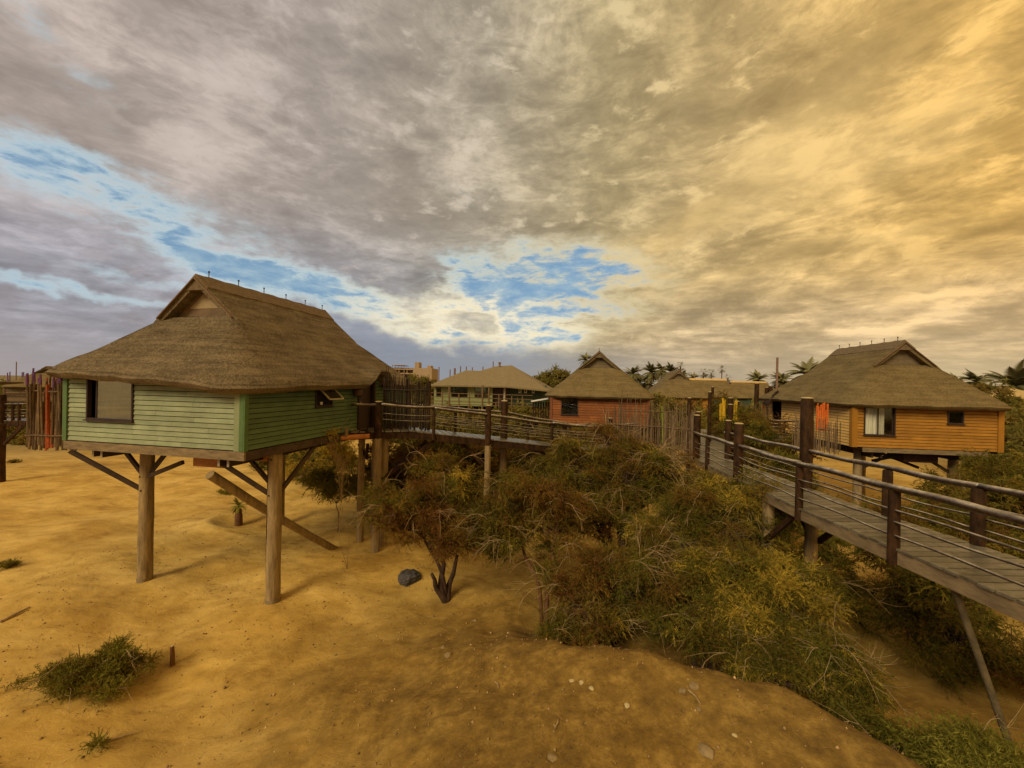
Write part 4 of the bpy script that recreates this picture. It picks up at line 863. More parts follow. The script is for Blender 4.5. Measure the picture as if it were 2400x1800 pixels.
for (pxl, D_, lab) in ((1622, 52, 'far thatched roof with tan ridge cap left of the tall post'), (1722, 58, 'farther thatched roof with tan ridge cap right of the tall post')):
    q = P(pxl, 930, D_); root = thing('thatched_hut', lab, 'hut', (q[0]-.6, q[1], 3.0), 'far thatched roofs with tan ridge caps', rz=R_(-90)+R_(6)+R_(180))
    # ridge runs across the view: build turned by a right angle
    W_, L_ = 5.6, 8.6 if pxl < 1700 else 9.0
    root.location = (q[0]-.6, q[1]+6.0, 3.0 if pxl < 1700 else 2.9); root.rotation_euler = (0, 0, R_(-96+2))
    walls(root, W_, L_, 1.95, {'front': M_lodged}, {}, trim=M_lodged, row=.2)
    make_roof(root, W_, L_, eave=1.62, ledge=3.75, ridge=4.10 if pxl < 1700 else 4.05, yf=1.9, m=M_thatch2, straws=0, pins=0, capm=ycap)
    for (x, y) in ((.8, .8), (W_-.8, .8), (.8, L_-.8), (W_-.8, L_-.8)): stilt(root, x, y, -.0, -3.2, .15, .16, base=False)

# hipped roof lodge (green), in the middle distance
def prism(mb, pts, z0, z1, tint=.5):
    n_ = len(pts); V = [(x, y, z0) for x, y in pts]+[(x, y, z1) for x, y in pts]
    mb.add(V, [tuple(range(n_))[::-1], tuple(n_+k for k in range(n_))]+[(k, (k+1) % n_, n_+(k+1) % n_, n_+k) for k in range(n_)], tint)
DL = 44.0
lo = thing('lodge_building', 'long pale green lodge with wide tan hipped roof', 'building', (P(1020, 940, DL)[0], DL, 0))
lx = lambda px, D_=DL: P(px, 900, D_)[0]
zf = lambda py, px=1100, D_=DL: P(px, py, D_)[2]
x0, x1, x2, x3 = lx(1018), lx(1155), lx(1183), lx(1284)
ze = zf(903, 1100)
mb = MB(); siding(mb, (x0, DL, 0), (1, 0, 0), (0, -1, 0), x1-x0, 3.4, 5.95, .2, holes=[(lx(1023)-x0, lx(1034)-x0, 4.5, 5.9), (lx(1058)-x0, lx(1096)-x0, 4.4, 6.0), (lx(1113)-x0, lx(1148)-x0, 4.4, 6.0)]); mb.build('front_wall', M_lodge, lo)
mb = MB(); prism(mb, [(x0+.2, DL+.4), (x3-.5, DL+1.5), (x3-.5, DL+9), (x0+.2, DL+9)], 3.4, 5.6); mb.build('core_wall', M_int, lo)
mb = MB(); siding(mb, (x2+.4, DL+.9, 0), (1, 0, 0), (0, -1, 0), x3-x2-.4, 3.4, 5.9, .2, holes=[]); mb.build('side_wing_wall', M_lodged, lo)
mb = MB(); mb.box(((x1+x2)/2+.2, DL+.6, 4.6), (x2-x1+.4, .1, 2.4)); mb.build('dark_doorway', M_door, lo)
mb = MB(); mb.tube([(x2, DL-.1, 0), (x2, DL-.1, 6.0)], .12, 10); mb.build('veranda_post', M_wpale, lo)
for (a, b, gm) in ((1023, 1034, M_glassd), (1058, 1096, M_glassd), (1113, 1148, M_glass)):
    h0, h1 = (4.5, 5.9) if a == 1023 else (4.4, 6.0)
    window(lo, (0, DL, 0), (1, 0, 0), (0, -1, 0), lx(a), lx(b), h0, h1, M_wframe, gm, curtain=(lx(a)+.3, lx(a)+1.0, M_curtg) if a == 1113 else None)
for px in (1219, 1232, 1250):
    window(lo, (0, DL+.9, 0), (1, 0, 0), (0, -1, 0), lx(px-3.2, DL+.9), lx(px+3.2, DL+.9), zf(921, px, DL+.9), zf(910, px, DL+.9), M_white, M_glassd, fw=.08)
rf = MB()
e = 1.0; y0 = DL-e; z_e = 5.98
pts = {'el': P(1012, 902, y0), 'em': P(1185, 905, y0), 'er': P(1288, 915, y0+.3), 'w1': P(1092, 868, DL+4.2), 'w2': P(1125, 869, DL+4.2), 'r1': P(1160, 859, DL+5.2), 'r2': P(1199, 856, DL+5.2), 'bl': P(1028, 893, DL+8.5), 'bm': P(1010, 902, DL+9), 'br': P(1300, 912, DL+10)}
K_ = list(pts); V = np.array([pts[k] for k in K_]); ix = K_.index
V2 = V.copy(); V2[:, 2] -= .16
FF = [(ix('el'), ix('em'), ix('r1'), ix('w2'), ix('w1'), ix('bl')), (ix('em'), ix('er'), ix('r2'), ix('r1')), (ix('er'), ix('br'), ix('r2')), (ix('br'), ix('bm'), ix('bl'), ix('w1'), ix('w2'), ix('r1'), ix('r2')), (ix('el'), ix('bl'), ix('bm'))]
def tri(f): return [(f[0], f[i_], f[i_+1]) for i_ in range(1, len(f)-1)]
tr_ = [t_ for f in FF for t_ in tri(f)]
n_ = len(V); rim = [ix('el'), ix('em'), ix('er'), ix('br'), ix('bm')]
rf.add(np.concatenate([V, V2]), tr_+[(c_+n_, b_2+n_, a_2+n_) for a_2, b_2, c_ in tr_]+[(a_2, a_2+n_, b_2+n_, b_2) for a_2, b_2 in zip(rim, rim[1:]+rim[:1])])
ro = rf.build('roof', M_lroof, lo)
mb = MB(); q = P(1171, 855, DL+5); mb.tube([q-[0, 0, .4], q+[0, 0, .25]], .14, 10); mb.tube([q+[0, 0, .2], q+[0, 0, .32]], .22, 10); mb.build('chimney', M_pole2, ro)
# timber deck and rails in front of the lodge
lf = thing('deck_railing', 'low brown timber railing in front of the pale green lodge', 'railing', (lx(1005, 38), 38, 3.3))
for h in (5.0, 4.6, 4.2, 3.9):
    mb = MB(); mb.bar((lx(1000, 38), 38, h), (lx(1250, 38), 38.5, h-.1), .06, .07); mb.build('rail', M_stick, lf)
for px, tp in ((1010, 5.1), (1037, 5.4), (1053, 5.9), (1076, 5.2), (1100, 5.1), (1131, 6.0), (1146, 5.9), (1170, 5.2), (1200, 5.0), (1225, 5.0)):
    leg(lf, lx(px, 38), 38.05, tp-.2, .06 if tp < 5.5 else .09, M_stick, 'post')

# apartment block far away
ap = thing('apartment_block', 'distant beige apartment block with balconies above the dark screen', 'building', (P(968, 890, 190)[0], 190, 0))
ax = lambda px: P(px, 880, 190)[0]; azz = lambda py: P(968, py, 190)[2]
mb = MB(); 
def bxx(mb, px0, px1, py0, py1, y0, y1): mb.box(((ax(px0)+ax(px1))/2, (y0+y1)/2, (azz(py0)+azz(py1))/2), (ax(px1)-ax(px0), y1-y0, abs(azz(py0)-azz(py1))))
mb = MB(); bxx(mb, 969, 1012, 862, 930, 190, 206); mb.build('wall', M_conc, ap)
mb = MB(); bxx(mb, 915, 968.8, 862, 930, 193, 206); mb.build('wall', mat('apartment_shade', (.30, .2, .13), (.26, .17, .11)), ap)
mb = MB(); bxx(mb, 971, 981, 848.5, 861.8, 190.5, 196); mb.build('roof_tower', M_conc, ap)
mb = MB(); bxx(mb, 1000, 1009, 856, 861.8, 190.5, 196); mb.build('roof_tower', M_conc, ap)
for py in (866, 876, 886, 896):
    mb = MB(); bxx(mb, 915, 968.6, py-1.6, py+1.0, 190.3, 193.4); mb.build('balcony', M_conc, ap)
for px in (922, 934, 946, 953, 967.5):
    mb = MB(); bxx(mb, px-.7, px+.7, 862, 930, 190.6, 192.9); mb.build('pier', M_conc, ap)
mb = MB(); bxx(mb, 918, 946, 856, 857, 190, 200); mb.build('pergola', M_conc, ap)
for px in (918.5, 925, 932, 939, 945):
    mb = MB(); bxx(mb, px-.4, px+.4, 857, 862, 190.2, 190.8); mb.build('pergola_post', M_conc, ap)

# tan roof at far right, and far left hut
far_hut('far tan roofed hut seen past the right end of the ochre hut', (P(2262, 940, 52)[0], 50), 7.0, 7, 3.4, R_(20), M_ochre, M_ochret, straws=0, eave=1.9, ledge=3.2, ridge=3.45, yf=2.2, roofm=mat('tan_roof', (.50, .36, .15), (.42, .30, .12)), stilts=True)
far_hut('far brown thatched hut behind the left walkway', (P(8, 940, 42)[0], 42), 5.6, 7, 3.0, R_(-20), M_stick, M_stick, straws=0, eave=1.5, ledge=3.05, ridge=3.75)
# left walkway fragment
wl_ = thing('walkway', 'dark walkway fragment with railing at the left edge beyond the stick screen', 'walkway', P(-60, 985, 22), 'raised plank walkways')
a, b, c_, d_ = P(-90, 986, 22), P(62, 985, 22), P(-90, 981, 23.2), P(75, 981, 23.2)
decking(wl_, a, b, c_, d_, .22, 51); beam(wl_, a, b, .1, .3)
for px, py in ((5, 930), (30, 950), (45, 950)): q = P(px, 985, 22); rpost(wl_, q[0], q[1], q[2]-.3, P(px, py-5, 22)[2], .07 if px > 6 else .16, cap=False)
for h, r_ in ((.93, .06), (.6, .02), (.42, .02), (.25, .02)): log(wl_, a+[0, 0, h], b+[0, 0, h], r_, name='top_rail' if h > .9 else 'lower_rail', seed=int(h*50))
q = P(3, 985, 21.5); leg(wl_, q[0], q[1], q[2]-.2, .18, M_dark); mb = MB(); mb.bar(q+[0, 0, -1.5], q+[1.2, 0, -.3], .12, .14); mb.build('brace', M_dark, wl_)
mb = MB(); mb.bar(P(-40, 901, 21.5), P(24, 897, 21.5), 1.2, .08); mb.build('porch_roof', M_dbeam, wl_)

# ------------------------------------------------------------------ poles and masts
def mast(px, py0, py1, D_, r_, m, label, name='mast', group=None, cat='pole'):
    a = P(px, py0, D_); b = P(px, py1, D_); b[2] = min(b[2], gz(b[0], b[1])-.1) if py1 >= 940 else b[2]; mb = MB(); b = np.array([a[0], a[1], b[2]])
    mb.tube([b, (a+b)/2, a], [r_, r_, r_*.9], 10); o = mb.build(name, m, None, off=b, smooth=True); o.location = b; tag(o, label, cat, group); return o
g1 = 'thin masts behind the lodge roof'
for k, (px, py, lab) in enumerate(((1029, 860, 'tall thin pink mast standing free left of the lodge roof'), (1055, 866, 'thin mast at the left slope of the lodge roof, left of the thick one'), (1066, 863, 'thickest pink mast at the left slope of the lodge roof'), (1079.5, 858, 'thin mast rising where the lodge roof meets its lower ridge'), (1093, 859, 'short mast at the left end of the lower lodge ridge'), (1107, 861, 'stubby mast above the lower lodge ridge'), (1132, 859, 'short mast between the two lodge ridges'), (1156, 847, 'mast at the left end of the high lodge ridge beside the chimney'))):
    mast(px, py, 960, 62, .09 if k != 2 else .17, M_pole2, lab, group=g1)
mast(1822, 838, 960, 34, .10, M_pole2, 'tall pinkish pole rising left of the ochre hut roof')
g2 = 'dark posts along the far walkway'
for (px, py, D_, r_, lab) in ((1774, 899, 27, .16, 'dark round post in front of the farther tan ridge roof'), (1797, 908, 26, .13, 'grey post left of its taller twin beside the orange cloth'), (1806, 905, 26, .15, 'grey post right of its shorter twin beside the pole'), (1664, 919, 19.5, .09, 'dark post in front of the small ochre hut right eave'), (1670.5, 907, 24, .09, 'slim tall dark post between the small ochre hut and the tan ridge roof'), (1616, 933, 17.8, .10, 'dark round post left of the big walkway post pair'), (1712, 933, 22, .16, 'broad flat topped post between the yellow sticks'), (1730, 941, 22, .09, 'short post right of the yellow sticks')):
    o = mast(px, py, 960, D_, r_, M_dark, lab, 'timber_post', g2, 'post')
    a = P(px, py, D_); c_ = MB(); c_.tube([a+[0, 0, .002], a+[0, 0, .03]], [r_*.88, r_*.6], 10); cc = c_.build('sawn_top', M_cap, None, off=o.location, smooth=True); cc.parent = o
def bundle(px0, px1, py0, py1, D_, m, n_, label, seed, zdown=None, name='stick_bundle', cat='sticks'):
    r2 = random.Random(seed); mb = MB(); base = P((px0+px1)/2, py1, D_)
    for k in range(n_):
        px = px0+(px1-px0)*(k+.5)/n_+r2.uniform(-.5, .5); a = P(px, py0+r2.uniform(0, (py1-py0)*.3), D_+r2.uniform(-.1, .1)); b = P(px+r2.uniform(-1, 1), py1+r2.uniform(-3, 3), D_)
        mb.tube([b, (a+b)/2+[r2.uniform(-.02, .02), 0, 0], a], .022*D_/20, 6)
    o = mb.build(name, m, None, off=base, smooth=True); o.location = base; tag(o, label, cat); return o
bundle(1913, 1942, 943, 1012, 16.55, mat('vivid_orange_stick', (.80, .20, .02), (.62, .12, .015), .6, 9), 12, 'bright orange sticks fixed upright at the ochre hut side wall', 9)
bundle(1687, 1701, 933, 985, 21, M_ysk, 6, 'left cluster of bright yellow sticks among the bushes', 1)
bundle(1719, 1729, 934, 984, 21, M_ysk, 4, 'right cluster of bright yellow sticks beside a dark post', 2)
bundle(1802, 1807, 942, 975, 24, M_ysk, 2, 'pair of yellow sticks under the orange cloth', 3)
bundle(1788, 1797, 926, 965, 24.5, M_osk, 5, 'faint orange stick bundle beside the grey posts', 4)
bundle(14, 27, 868, 893, 45, M_psk, 2, 'faint purple poles left of the far mast on the left skyline', 5, name='pole_bundle', cat='poles')
bundle(50, 57, 866, 893, 45, M_psk, 2, 'faint purple poles just left of the stick screen', 6, name='pole_bundle', cat='poles')
mast(38.5, 848, 930, 48, .05, M_pole2, 'very thin tall mast on the far left skyline')
stick_fence('stick_fence', 'long low grey stick fence behind the yellow sticks', [(16.6-.4, 28.5), (19.4, 27.0)], 3.0, 5.0, .10, M_stick, r=(.02, .035), seed=31, rails=(4.4, 3.6), hvar=.4)
stick_fence('stick_fence', 'far brown stick fence between the yellow sticks and the ochre hut', [(12.9, 23.6), (15.2, 23.0)], 3.3, 5.0, .075, M_stick, r=(.016, .028), seed=32, rails=(4.3,), hvar=.4)

# ------------------------------------------------------------------ foliage
def spray(r, n_tw, L_, leafL, leafW, droop, lpt=12, spread=1.0):
    """one spray: fine twigs with scale leaves; returns verts (n,3,3) triangles"""
    T = []
    for k in range(n_tw):
        th = r.uniform(0, 6.283); ph = r.uniform(-.5, 1.2)*spread
        d = np.array([math.cos(th)*math.cos(ph), math.sin(th)*math.cos(ph), math.sin(ph)]); l = L_*r.uniform(.5, 1.2)
        p = np.zeros(3); seg = 5
        for s_ in range(seg):
            q = p+d*l/seg; d = d+np.array([0, 0, -droop/seg])+r.normal(0, .10, 3); d /= np.linalg.norm(d)
            m_ = lpt//seg+1; tt = r.random(m_)[:, None]; b = p+(q-p)*tt
            ld = d+r.normal(0, .55, (m_, 3)); ld /= np.linalg.norm(ld, axis=1)[:, None]
            sd_ = np.cross(ld, r.normal(0, 1, (m_, 3))); sd_ /= np.linalg.norm(sd_, axis=1)[:, None]
            ll = leafL*r.uniform(.6, 1.3, (m_, 1)); ww = leafW*r.uniform(.6, 1.3, (m_, 1))
            T.append(np.stack([b-sd_*ww*.5, b+sd_*ww*.5, b+ld*ll], 1)); p = q
    return np.concatenate(T)
_r = np.random.default_rng(11)
SPR = {'fine': [spray(_r, 15, .36, .060, .0125, .9, 19) for _ in range(7)], 'mid': [spray(_r, 13, .44, .10, .022, .8, 15) for _ in range(6)], 'far': [spray(_r, 10, .60, .26, .075, .5, 7) for _ in range(5)], 'weed': [spray(_r, 14, .26, .07, .020, .0, 12, 1.0) for _ in range(5)]}
def foliage(lobes, kind, n_, seed, scale=(.7, 1.3), tb=.5, tv=.22, shell=.55, gap=0.0):
    r = np.random.default_rng(seed); vols = np.array([l[3]*l[4]*l[5] for l in lobes])**.75; pr_ = vols/vols.sum()
    outs = []; tints = []; cents = []; ph = r.uniform(0, 6, 6); subs = []
    for l in lobes:
        m_ = max(5, int(9*(l[3]*l[4]*l[5])**.4)+3) if kind != 'weed' else 7; dd = r.normal(0, 1, (m_, 3)); dd /= np.linalg.norm(dd, axis=1)[:, None]
        subs.append([(np.array(l[:3])+d_*np.array(l[3:6])*r.uniform(.55, 1.08), min(l[3:6])*r.uniform(.30, .48), r.normal(0, .16)) for d_ in dd])
    for k in range(n_):
        li = r.choice(len(lobes), p=pr_); l = lobes[li]; d = r.normal(0, 1, 3); d /= np.linalg.norm(d); rad = r.uniform(shell, 1.0)**.6*r.choice([1, 1, .8])
        rad *= 1+.18*math.sin(d[0]*4+ph[0])*math.sin(d[1]*5+ph[1])+.12*math.sin(d[2]*7+ph[2])
        c = np.array(l[:3])+d*np.array(l[3:6])*rad
        dt = 0
        if r.random() < .84:
            sc_, sr_, dt = subs[li][r.integers(len(subs[li]))]; c = sc_+d*sr_*r.uniform(.5, 1.0)*np.array([1.15, 1, .8])
        g_ = math.sin(c[0]*1.9+ph[3])+math.sin(c[1]*2.3+ph[4])+math.sin(c[2]*2.7+ph[5])
        if gap and g_ < -1.2 and r.random() < gap: continue
        t_ = SPR[kind][r.integers(len(SPR[kind]))]; a = r.uniform(0, 6.283); s_ = r.uniform(*scale); ca, sa = math.cos(a)*s_, math.sin(a)*s_
        Rm = np.array([[ca, -sa, 0], [sa, ca, 0], [0, 0, s_]]).T; tv_ = t_ @ Rm+c+d*np.array([.10, .10, .05])
        outs.append(tv_); cents.append(c)
        tn = tb+tv*g_*.30+dt+r.normal(0, tv*.5); tints.append(np.clip(np.full(len(t_)*3, tn)+np.repeat(r.normal(0, .06, len(t_)), 3), 0, 1))
    V = np.concatenate(outs).reshape(-1, 3); return V, np.arange(len(V)).reshape(-1, 3), np.concatenate(tints), cents
def curve(p, q, bend, r, n_=8, wob=.04):
    p = np.array(p, float); q = np.array(q, float); b = np.array(bend, float); L_ = np.linalg.norm(q-p); w1, w2 = r.normal(0, 1, 3), r.normal(0, 1, 3)
    return [p*(1-t)+q*t+b*math.sin(math.pi*t)+wob*L_*(w1*math.sin(t*6.28)+w2*math.sin(t*9.4))*math.sin(math.pi*t) for t in np.linspace(0, 1, n_)]
def tree(label, base, lobes, kind='fine', n_=900, seed=1, lm=M_leaf, trunk_r=.07, stems=None, tb=.5, tv=.22, dead=0, gap=.8, name='tamarisk_tree', cat='tree', group=None, bark=M_bark, limbs=True, scale=(.6, 1.25), twigs=110, fallz=True, deadlen=(.4, 1.1), shell=.45):
    r = np.random.default_rng(seed); base = np.array([base[0], base[1], gz(base[0], base[1]) if len(base) < 3 else base[2]])
    root = thing(name, label, cat, base, group)
    V, F, T, C = foliage(lobes, kind, n_, seed+100, scale=scale, tb=tb, tv=tv, gap=gap, shell=shell)
    o = npmesh('crown', V, F, T, lm, root, off=base)
    mb = MB(); C = np.array(C)
    for k, l in enumerate(lobes if stems is None else lobes[:stems]):
        c = np.array(l[:3]); b0 = base+np.array([r.normal(0, trunk_r*1.2), r.normal(0, trunk_r*1.2), -.15])
        pts = curve(b0, c, np.array([(c[0]-base[0])*-.12, 0, .12*np.linalg.norm(c-base)]), r, 10)
        mb.tube(pts, np.linspace(trunk_r*r.uniform(.7, 1), trunk_r*.28, 10), 8, wob=.08)
        if limbs:
            near_ = C[np.argsort(np.linalg.norm(C-c, axis=1))[:max(5, len(C)//len(lobes))]]
            for j in range(twigs//len(lobes)):
                e_ = near_[r.integers(len(near_))]; s_ = pts[r.integers(5, 10)]
                mb.tube(curve(s_, e_, (0, 0, .05), r, 6, .06), np.linspace(trunk_r*.26, .006, 6), 5, cap=False)
    mb.build('trunk', bark, root, smooth='all')
    if dead:
        dm = MB()
        for k in range(dead):
            c = C[r.integers(len(C))]; l = r.uniform(*deadlen); a = r.uniform(0, 6.28)
            d = np.array([math.cos(a), math.sin(a)*.7-.5, r.uniform(-.1, .5)]); d /= np.linalg.norm(d)
            pts = [c+d*l*t+np.array([0, 0, .28*l*math.sin(t*2.6)-.45*l*t*t]) for t in np.linspace(0, 1, 7)]
            pts = [q+r.normal(0, .012, 3) for q in pts]; dm.tube(pts, np.linspace(r.uniform(.0055, .0105), .003, 7), 5, cap=False)
            for j in range(4):
                s_ = pts[r.integers(2, 6)]; e_ = s_+d*l*.35+r.normal(0, .14, 3); dm.tube([s_, (s_+e_)/2+r.normal(0, .03, 3), e_], [.0045, .0035, .002], 4, cap=False)
        dm.build('dead_twigs', M_twig, root, smooth='all')
    return root
def lob(px, py, D_, rx, ry, rz): q = P(px, py, D_); return (q[0], q[1], q[2], rx, ry, rz)
NG = 'tamarisk trees in front of the walkways'
# nearest row, left to right
bT = P(1047, 1400, 10.9)
tree('leftmost near tamarisk with dark forked trunk beside the dark boulder', (bT[0], bT[1]), [lob(930, 1190, 10.8, .85, .8, .85), lob(1040, 1160, 11.0, 1.1, 1.0, 1.0), lob(1010, 1260, 10.5, .95, .7, .6), lob(1110, 1240, 10.9, .8, .8, .7)], n_=1150, seed=1, dead=46, tb=.36, tv=.30, trunk_r=.0, stems=0, group=NG) if False else None
def near_tree(label, bpx, bpy_, D_, stems_px, lobes, **k):
    b = P(bpx, bpy_, D_); b[2] = gz(b[0], b[1]); root = tree(label, (b[0], b[1]), lobes, **k)
    return root
def forked(root, base, ends, r0, mats=M_bark, seed=1):
    r = np.random.default_rng(seed)
    for e_ in ends:
        mb = MB(); mb.tube(curve(base, e_, (r.normal(0, .06), 0, .05), r, 10, .03), np.linspace(r0, r0*.45, 10), 10, wob=.08); mb.build('stem', mats, root, smooth='all')
t1 = near_tree('leftmost near tamarisk with dark forked trunk beside the dark boulder', 1047, 1400, 10.9, None, [lob(935, 1195, 10.8, .75, .8, .75), lob(1040, 1150, 11.2, 1.1, .9, .95), lob(1010, 1250, 10.5, .95, .7, .5), lob(1125, 1230, 10.9, .8, .8, .75)], n_=820, seed=1, dead=60, tb=.36, tv=.32, trunk_r=.075, stems=1, group=NG)
bb = P(1047, 1402, 10.9); bb[2] = gz(bb[0], bb[1])-.1
forked(t1, bb, [P(1005, 1270, 10.7), P(1072, 1300, 10.9), P(1012, 1345, 10.6)], .095, seed=3)
t2 = near_tree('near tamarisk with slim reddish leaning trunk, second from the left', 1270, 1432, 9.9, None, [lob(1190, 1170, 10.9, 1.0, .9, .9), lob(1300, 1200, 10.6, 1.0, .9, 1.0), lob(1230, 1270, 10.4, .9, .7, .6), lob(1340, 1330, 9.8, .8, .7, .7)], n_=900, seed=2, dead=70, tb=.38, tv=.32, trunk_r=.07, stems=2, group=NG, bark=M_rust)
t3 = near_tree('tallest near tamarisk whose top reaches the walkway handrail', 1440, 1470, 11.6, None, [lob(1425, 1035, 12.6, .60, .5, .66), lob(1340, 1095, 12.4, 1.1, .8, .7), lob(1470, 1105, 12.2, 1.2, .9, .8), lob(1565, 1100, 12.6, 1.0, .8, .62), lob(1400, 1210, 11.6, 1.2, .8, .8)], n_=1550, seed=3, dead=120, tb=.44, tv=.32, trunk_r=.09, group=NG, deadlen=(.5, 1.4))
t4 = near_tree('dense dark green tamarisk against the near edge of the right walkway', 1690, 1500, 9.6, None, [lob(1640, 1185, 11.0, 1.1, .9, .75), lob(1760, 1165, 10.6, .75, .8, .60), lob(1590, 1260, 10.4, 1.2, .9, .9), lob(1740, 1255, 9.9, .8, .8, .8)], n_=1250, seed=4, dead=80, tb=.66, tv=.24, trunk_r=.08, group=NG)
t5 = near_tree('front tamarisk with yellow green tips right of the middle', 1640, 1600, 8.2, None, [lob(1720, 1370, 8.6, 1.0, .8, .75), lob(1860, 1400, 8.2, .75, .7, .7), lob(1620, 1440, 8.5, .95, .8, .75), lob(1790, 1500, 7.8, .85, .7, .6), lob(1910, 1545, 7.2, .60, .6, .6), lob(1990, 1640, 6.7, .40, .45, .38)], n_=1700, seed=5, dead=70, tb=.72, tv=.28, trunk_r=.08, group=NG)
t6 = near_tree('low sprawling tamarisk with bent dark trunk at the centre of the thicket', 1430, 1530, 9.0, None, [lob(1480, 1380, 9.4, 1.0, .8, .8), lob(1370, 1440, 9.0, .8, .7, .6), lob(1330, 1520, 8.5, .55, .5, .35), lob(1560, 1340, 9.8, .95, .8, .8)], n_=900, seed=6, dead=95, tb=.42, tv=.34, trunk_r=.10, group=NG, deadlen=(.4, 1.2))
# shrubs on the right, gully and below the walkway
tree('dark low shrub at the foot of the mound in the lower right', (5.9, 5.9), [(5.7, 5.8, .55, .55, .6, .55), (6.3, 5.4, .35, .5, .5, .4), (6.2, 6.7, .05, .5, .5, .35)], n_=420, seed=7, tb=.60, tv=.22, trunk_r=.03, name='shrub', cat='shrub', dead=14)
tree('small green shrub at the bottom edge right of the mound', (6.15, 4.75), [(6.1, 4.8, 1.15, .42, .4, .38), (5.9, 5.1, 1.1, .35, .35, .3)], n_=300, seed=8, tb=.62, tv=.2, trunk_r=.02, name='shrub', cat='shrub', lm=M_leafg, dead=8)
tree('dark bush under the near end of the right walkway', (10.4, 8.8), [(10.2, 8.9, .5, 1.1, .9, .8), (11.2, 8.2, .4, 1.0, .8, .7)], n_=420, seed=9, tb=.45, tv=.2, trunk_r=.05, name='shrub', cat='shrub')
tree('bush filling the gap below the middle of the right walkway', (7.6, 10.9), [(7.4, 10.8, .7, 1.2, .8, .9), (8.8, 10.2, .5, 1.1, .8, .8), (6.4, 11.8, .9, 1.1, .9, 1.0)], n_=620, seed=10, tb=.5, tv=.22, trunk_r=.05, name='shrub', cat='shrub')
RG = 'bushes right of the walkway'
tree('broad olive bush behind the near handrails at the right edge', (12.5, 10.5), [(11.6, 10.6, 1.9, 1.4, 1.2, 1.3), (13.8, 10.4, 2.1, 1.5, 1.2, 1.3), (10.3, 9.6, 1.0, 1.0, .9, .9)], kind='mid', n_=1200, seed=12, tb=.5, tv=.25, trunk_r=.08, group=RG, lm=M_leaf, name='bush', cat='bush', dead=20)
tree('tall bush under the right corner of the ochre hut', (18.2, 15.2), [(17.2, 14.0, 2.0, 1.7, 1.2, 1.3), (19.4, 14.4, 2.3, 1.6, 1.2, 1.3), (15.6, 13.9, 1.3, 1.0, 1.0, .9)], kind='mid', n_=1200, seed=13, tb=.5, tv=.25, trunk_r=.08, group=RG, lm=M_leaf, name='bush', cat='bush')
tree('high grey green bush at the right edge beside the ochre hut wall', (22.8, 17.0), [(22.7, 16.8, 2.2, 1.1, 1.4, 2.2), (24.0, 16.8, 3.2, 1.7, 1.4, 2.0)], kind='mid', n_=1100, seed=14, tb=.55, tv=.25, trunk_r=.09, group=RG, lm=M_leaff, name='bush', cat='bush')
tree('small shrub on the sand behind the big walkway post', (10.6, 12.6), [(10.6, 12.6, .55, .9, .7, .6)], kind='mid', n_=200, seed=15, tb=.5, trunk_r=.03, name='shrub', cat='shrub', lm=M_leafg)
tree('leaning dark shrub under the ochre hut floor', (14.2, 15.2), [(13.6, 15.2, .9, .9, .6, .8), (14.8, 15.4, .6, .7, .6, .6)], kind='mid', n_=220, seed=16, tb=.45, trunk_r=.05, name='shrub', cat='shrub', lm=M_leafg)
# bush by the green hut wall
tree('feathery bush rising against the green hut side wall', (-5.1, 12.3), [lob(765, 1035, 12.2, .32, .35, .42), lob(795, 1075, 12.6, .38, .4, .45)], n_=46, seed=17, tb=.9, tv=.15, trunk_r=.014, dead=10, name='bush', cat='bush', lm=M_leaf, bark=M_twig)
tree('grey green bush standing on the sand behind the right stilt', P(745, 1130, 22)[:2], [lob(735, 1080, 22, 1.2, 1.0, 1.2), lob(790, 1065, 21, 1.1, 1.0, 1.2), lob(700, 1110, 23, 1.0, 1.0, .5)], kind='mid', n_=230, seed=19, tb=.9, trunk_r=.05, name='bush', cat='bush')
tree('trailing green plant on the sand left of the walkway legs', P(795, 1140, 15)[:2], [lob(790, 1135, 15, 1.1, .6, .35)], kind='mid', n_=120, seed=18, tb=.7, trunk_r=.02, name='shrub', cat='shrub', lm=M_leafg)
# second row behind the walkway from the green hut
SG = 'tamarisk thicket behind the green hut walkway'
for k, (px, py, D_, rx, rz_, n_, lab) in enumerate(((945, 1085, 17.0, 1.6, 1.1, 750, 'thicket tree just below the dark stick screen'), (1065, 1075, 18.5, 1.7, 1.2, 750, 'thicket tree behind the first open bay of the walkway railing'), (1190, 1065, 20.0, 1.8, 1.2, 750, 'thicket tree behind the tall paired walkway posts'), (1110, 1005, 26, 2.6, 1.0, 700, 'far thicket tree right below the lodge railing'), (1235, 995, 29, 2.4, 1.1, 700, 'far thicket tree touching the left side of the orange hut'), (1000, 1010, 25, 2.6, 1.0, 650, 'far thicket tree behind the dark stick screen'), (1300, 1060, 18, 1.7, 1.3, 600, 'thicket tree under the walkway below the orange hut'), (1420, 1040, 21, 1.6, 1.2, 450, 'thicket tree below the orange hut wall'))):
    q = P(px, py, D_); tree(lab, (q[0], q[1]), [(q[0]-rx*.4, q[1], q[2]-.1, rx*.8, 1.0, rz_*.9), (q[0]+rx*.5, q[1]+.3, q[2]-.2, rx*.75, 1.0, rz_*.85), (q[0], q[1], max(.9, q[2]-1.8), rx, 1.0, 1.3)], kind='mid' if D_ < 22 else 'far', n_=n_ if D_ < 22 else n_//2, seed=30+k, tb=.45, tv=.28, trunk_r=.08, group=SG, lm=M_leaf if D_ < 22 else M_leaff, dead=14 if D_ < 22 else 0, gap=.2, twigs=24)
BG = 'bushes between the far huts'
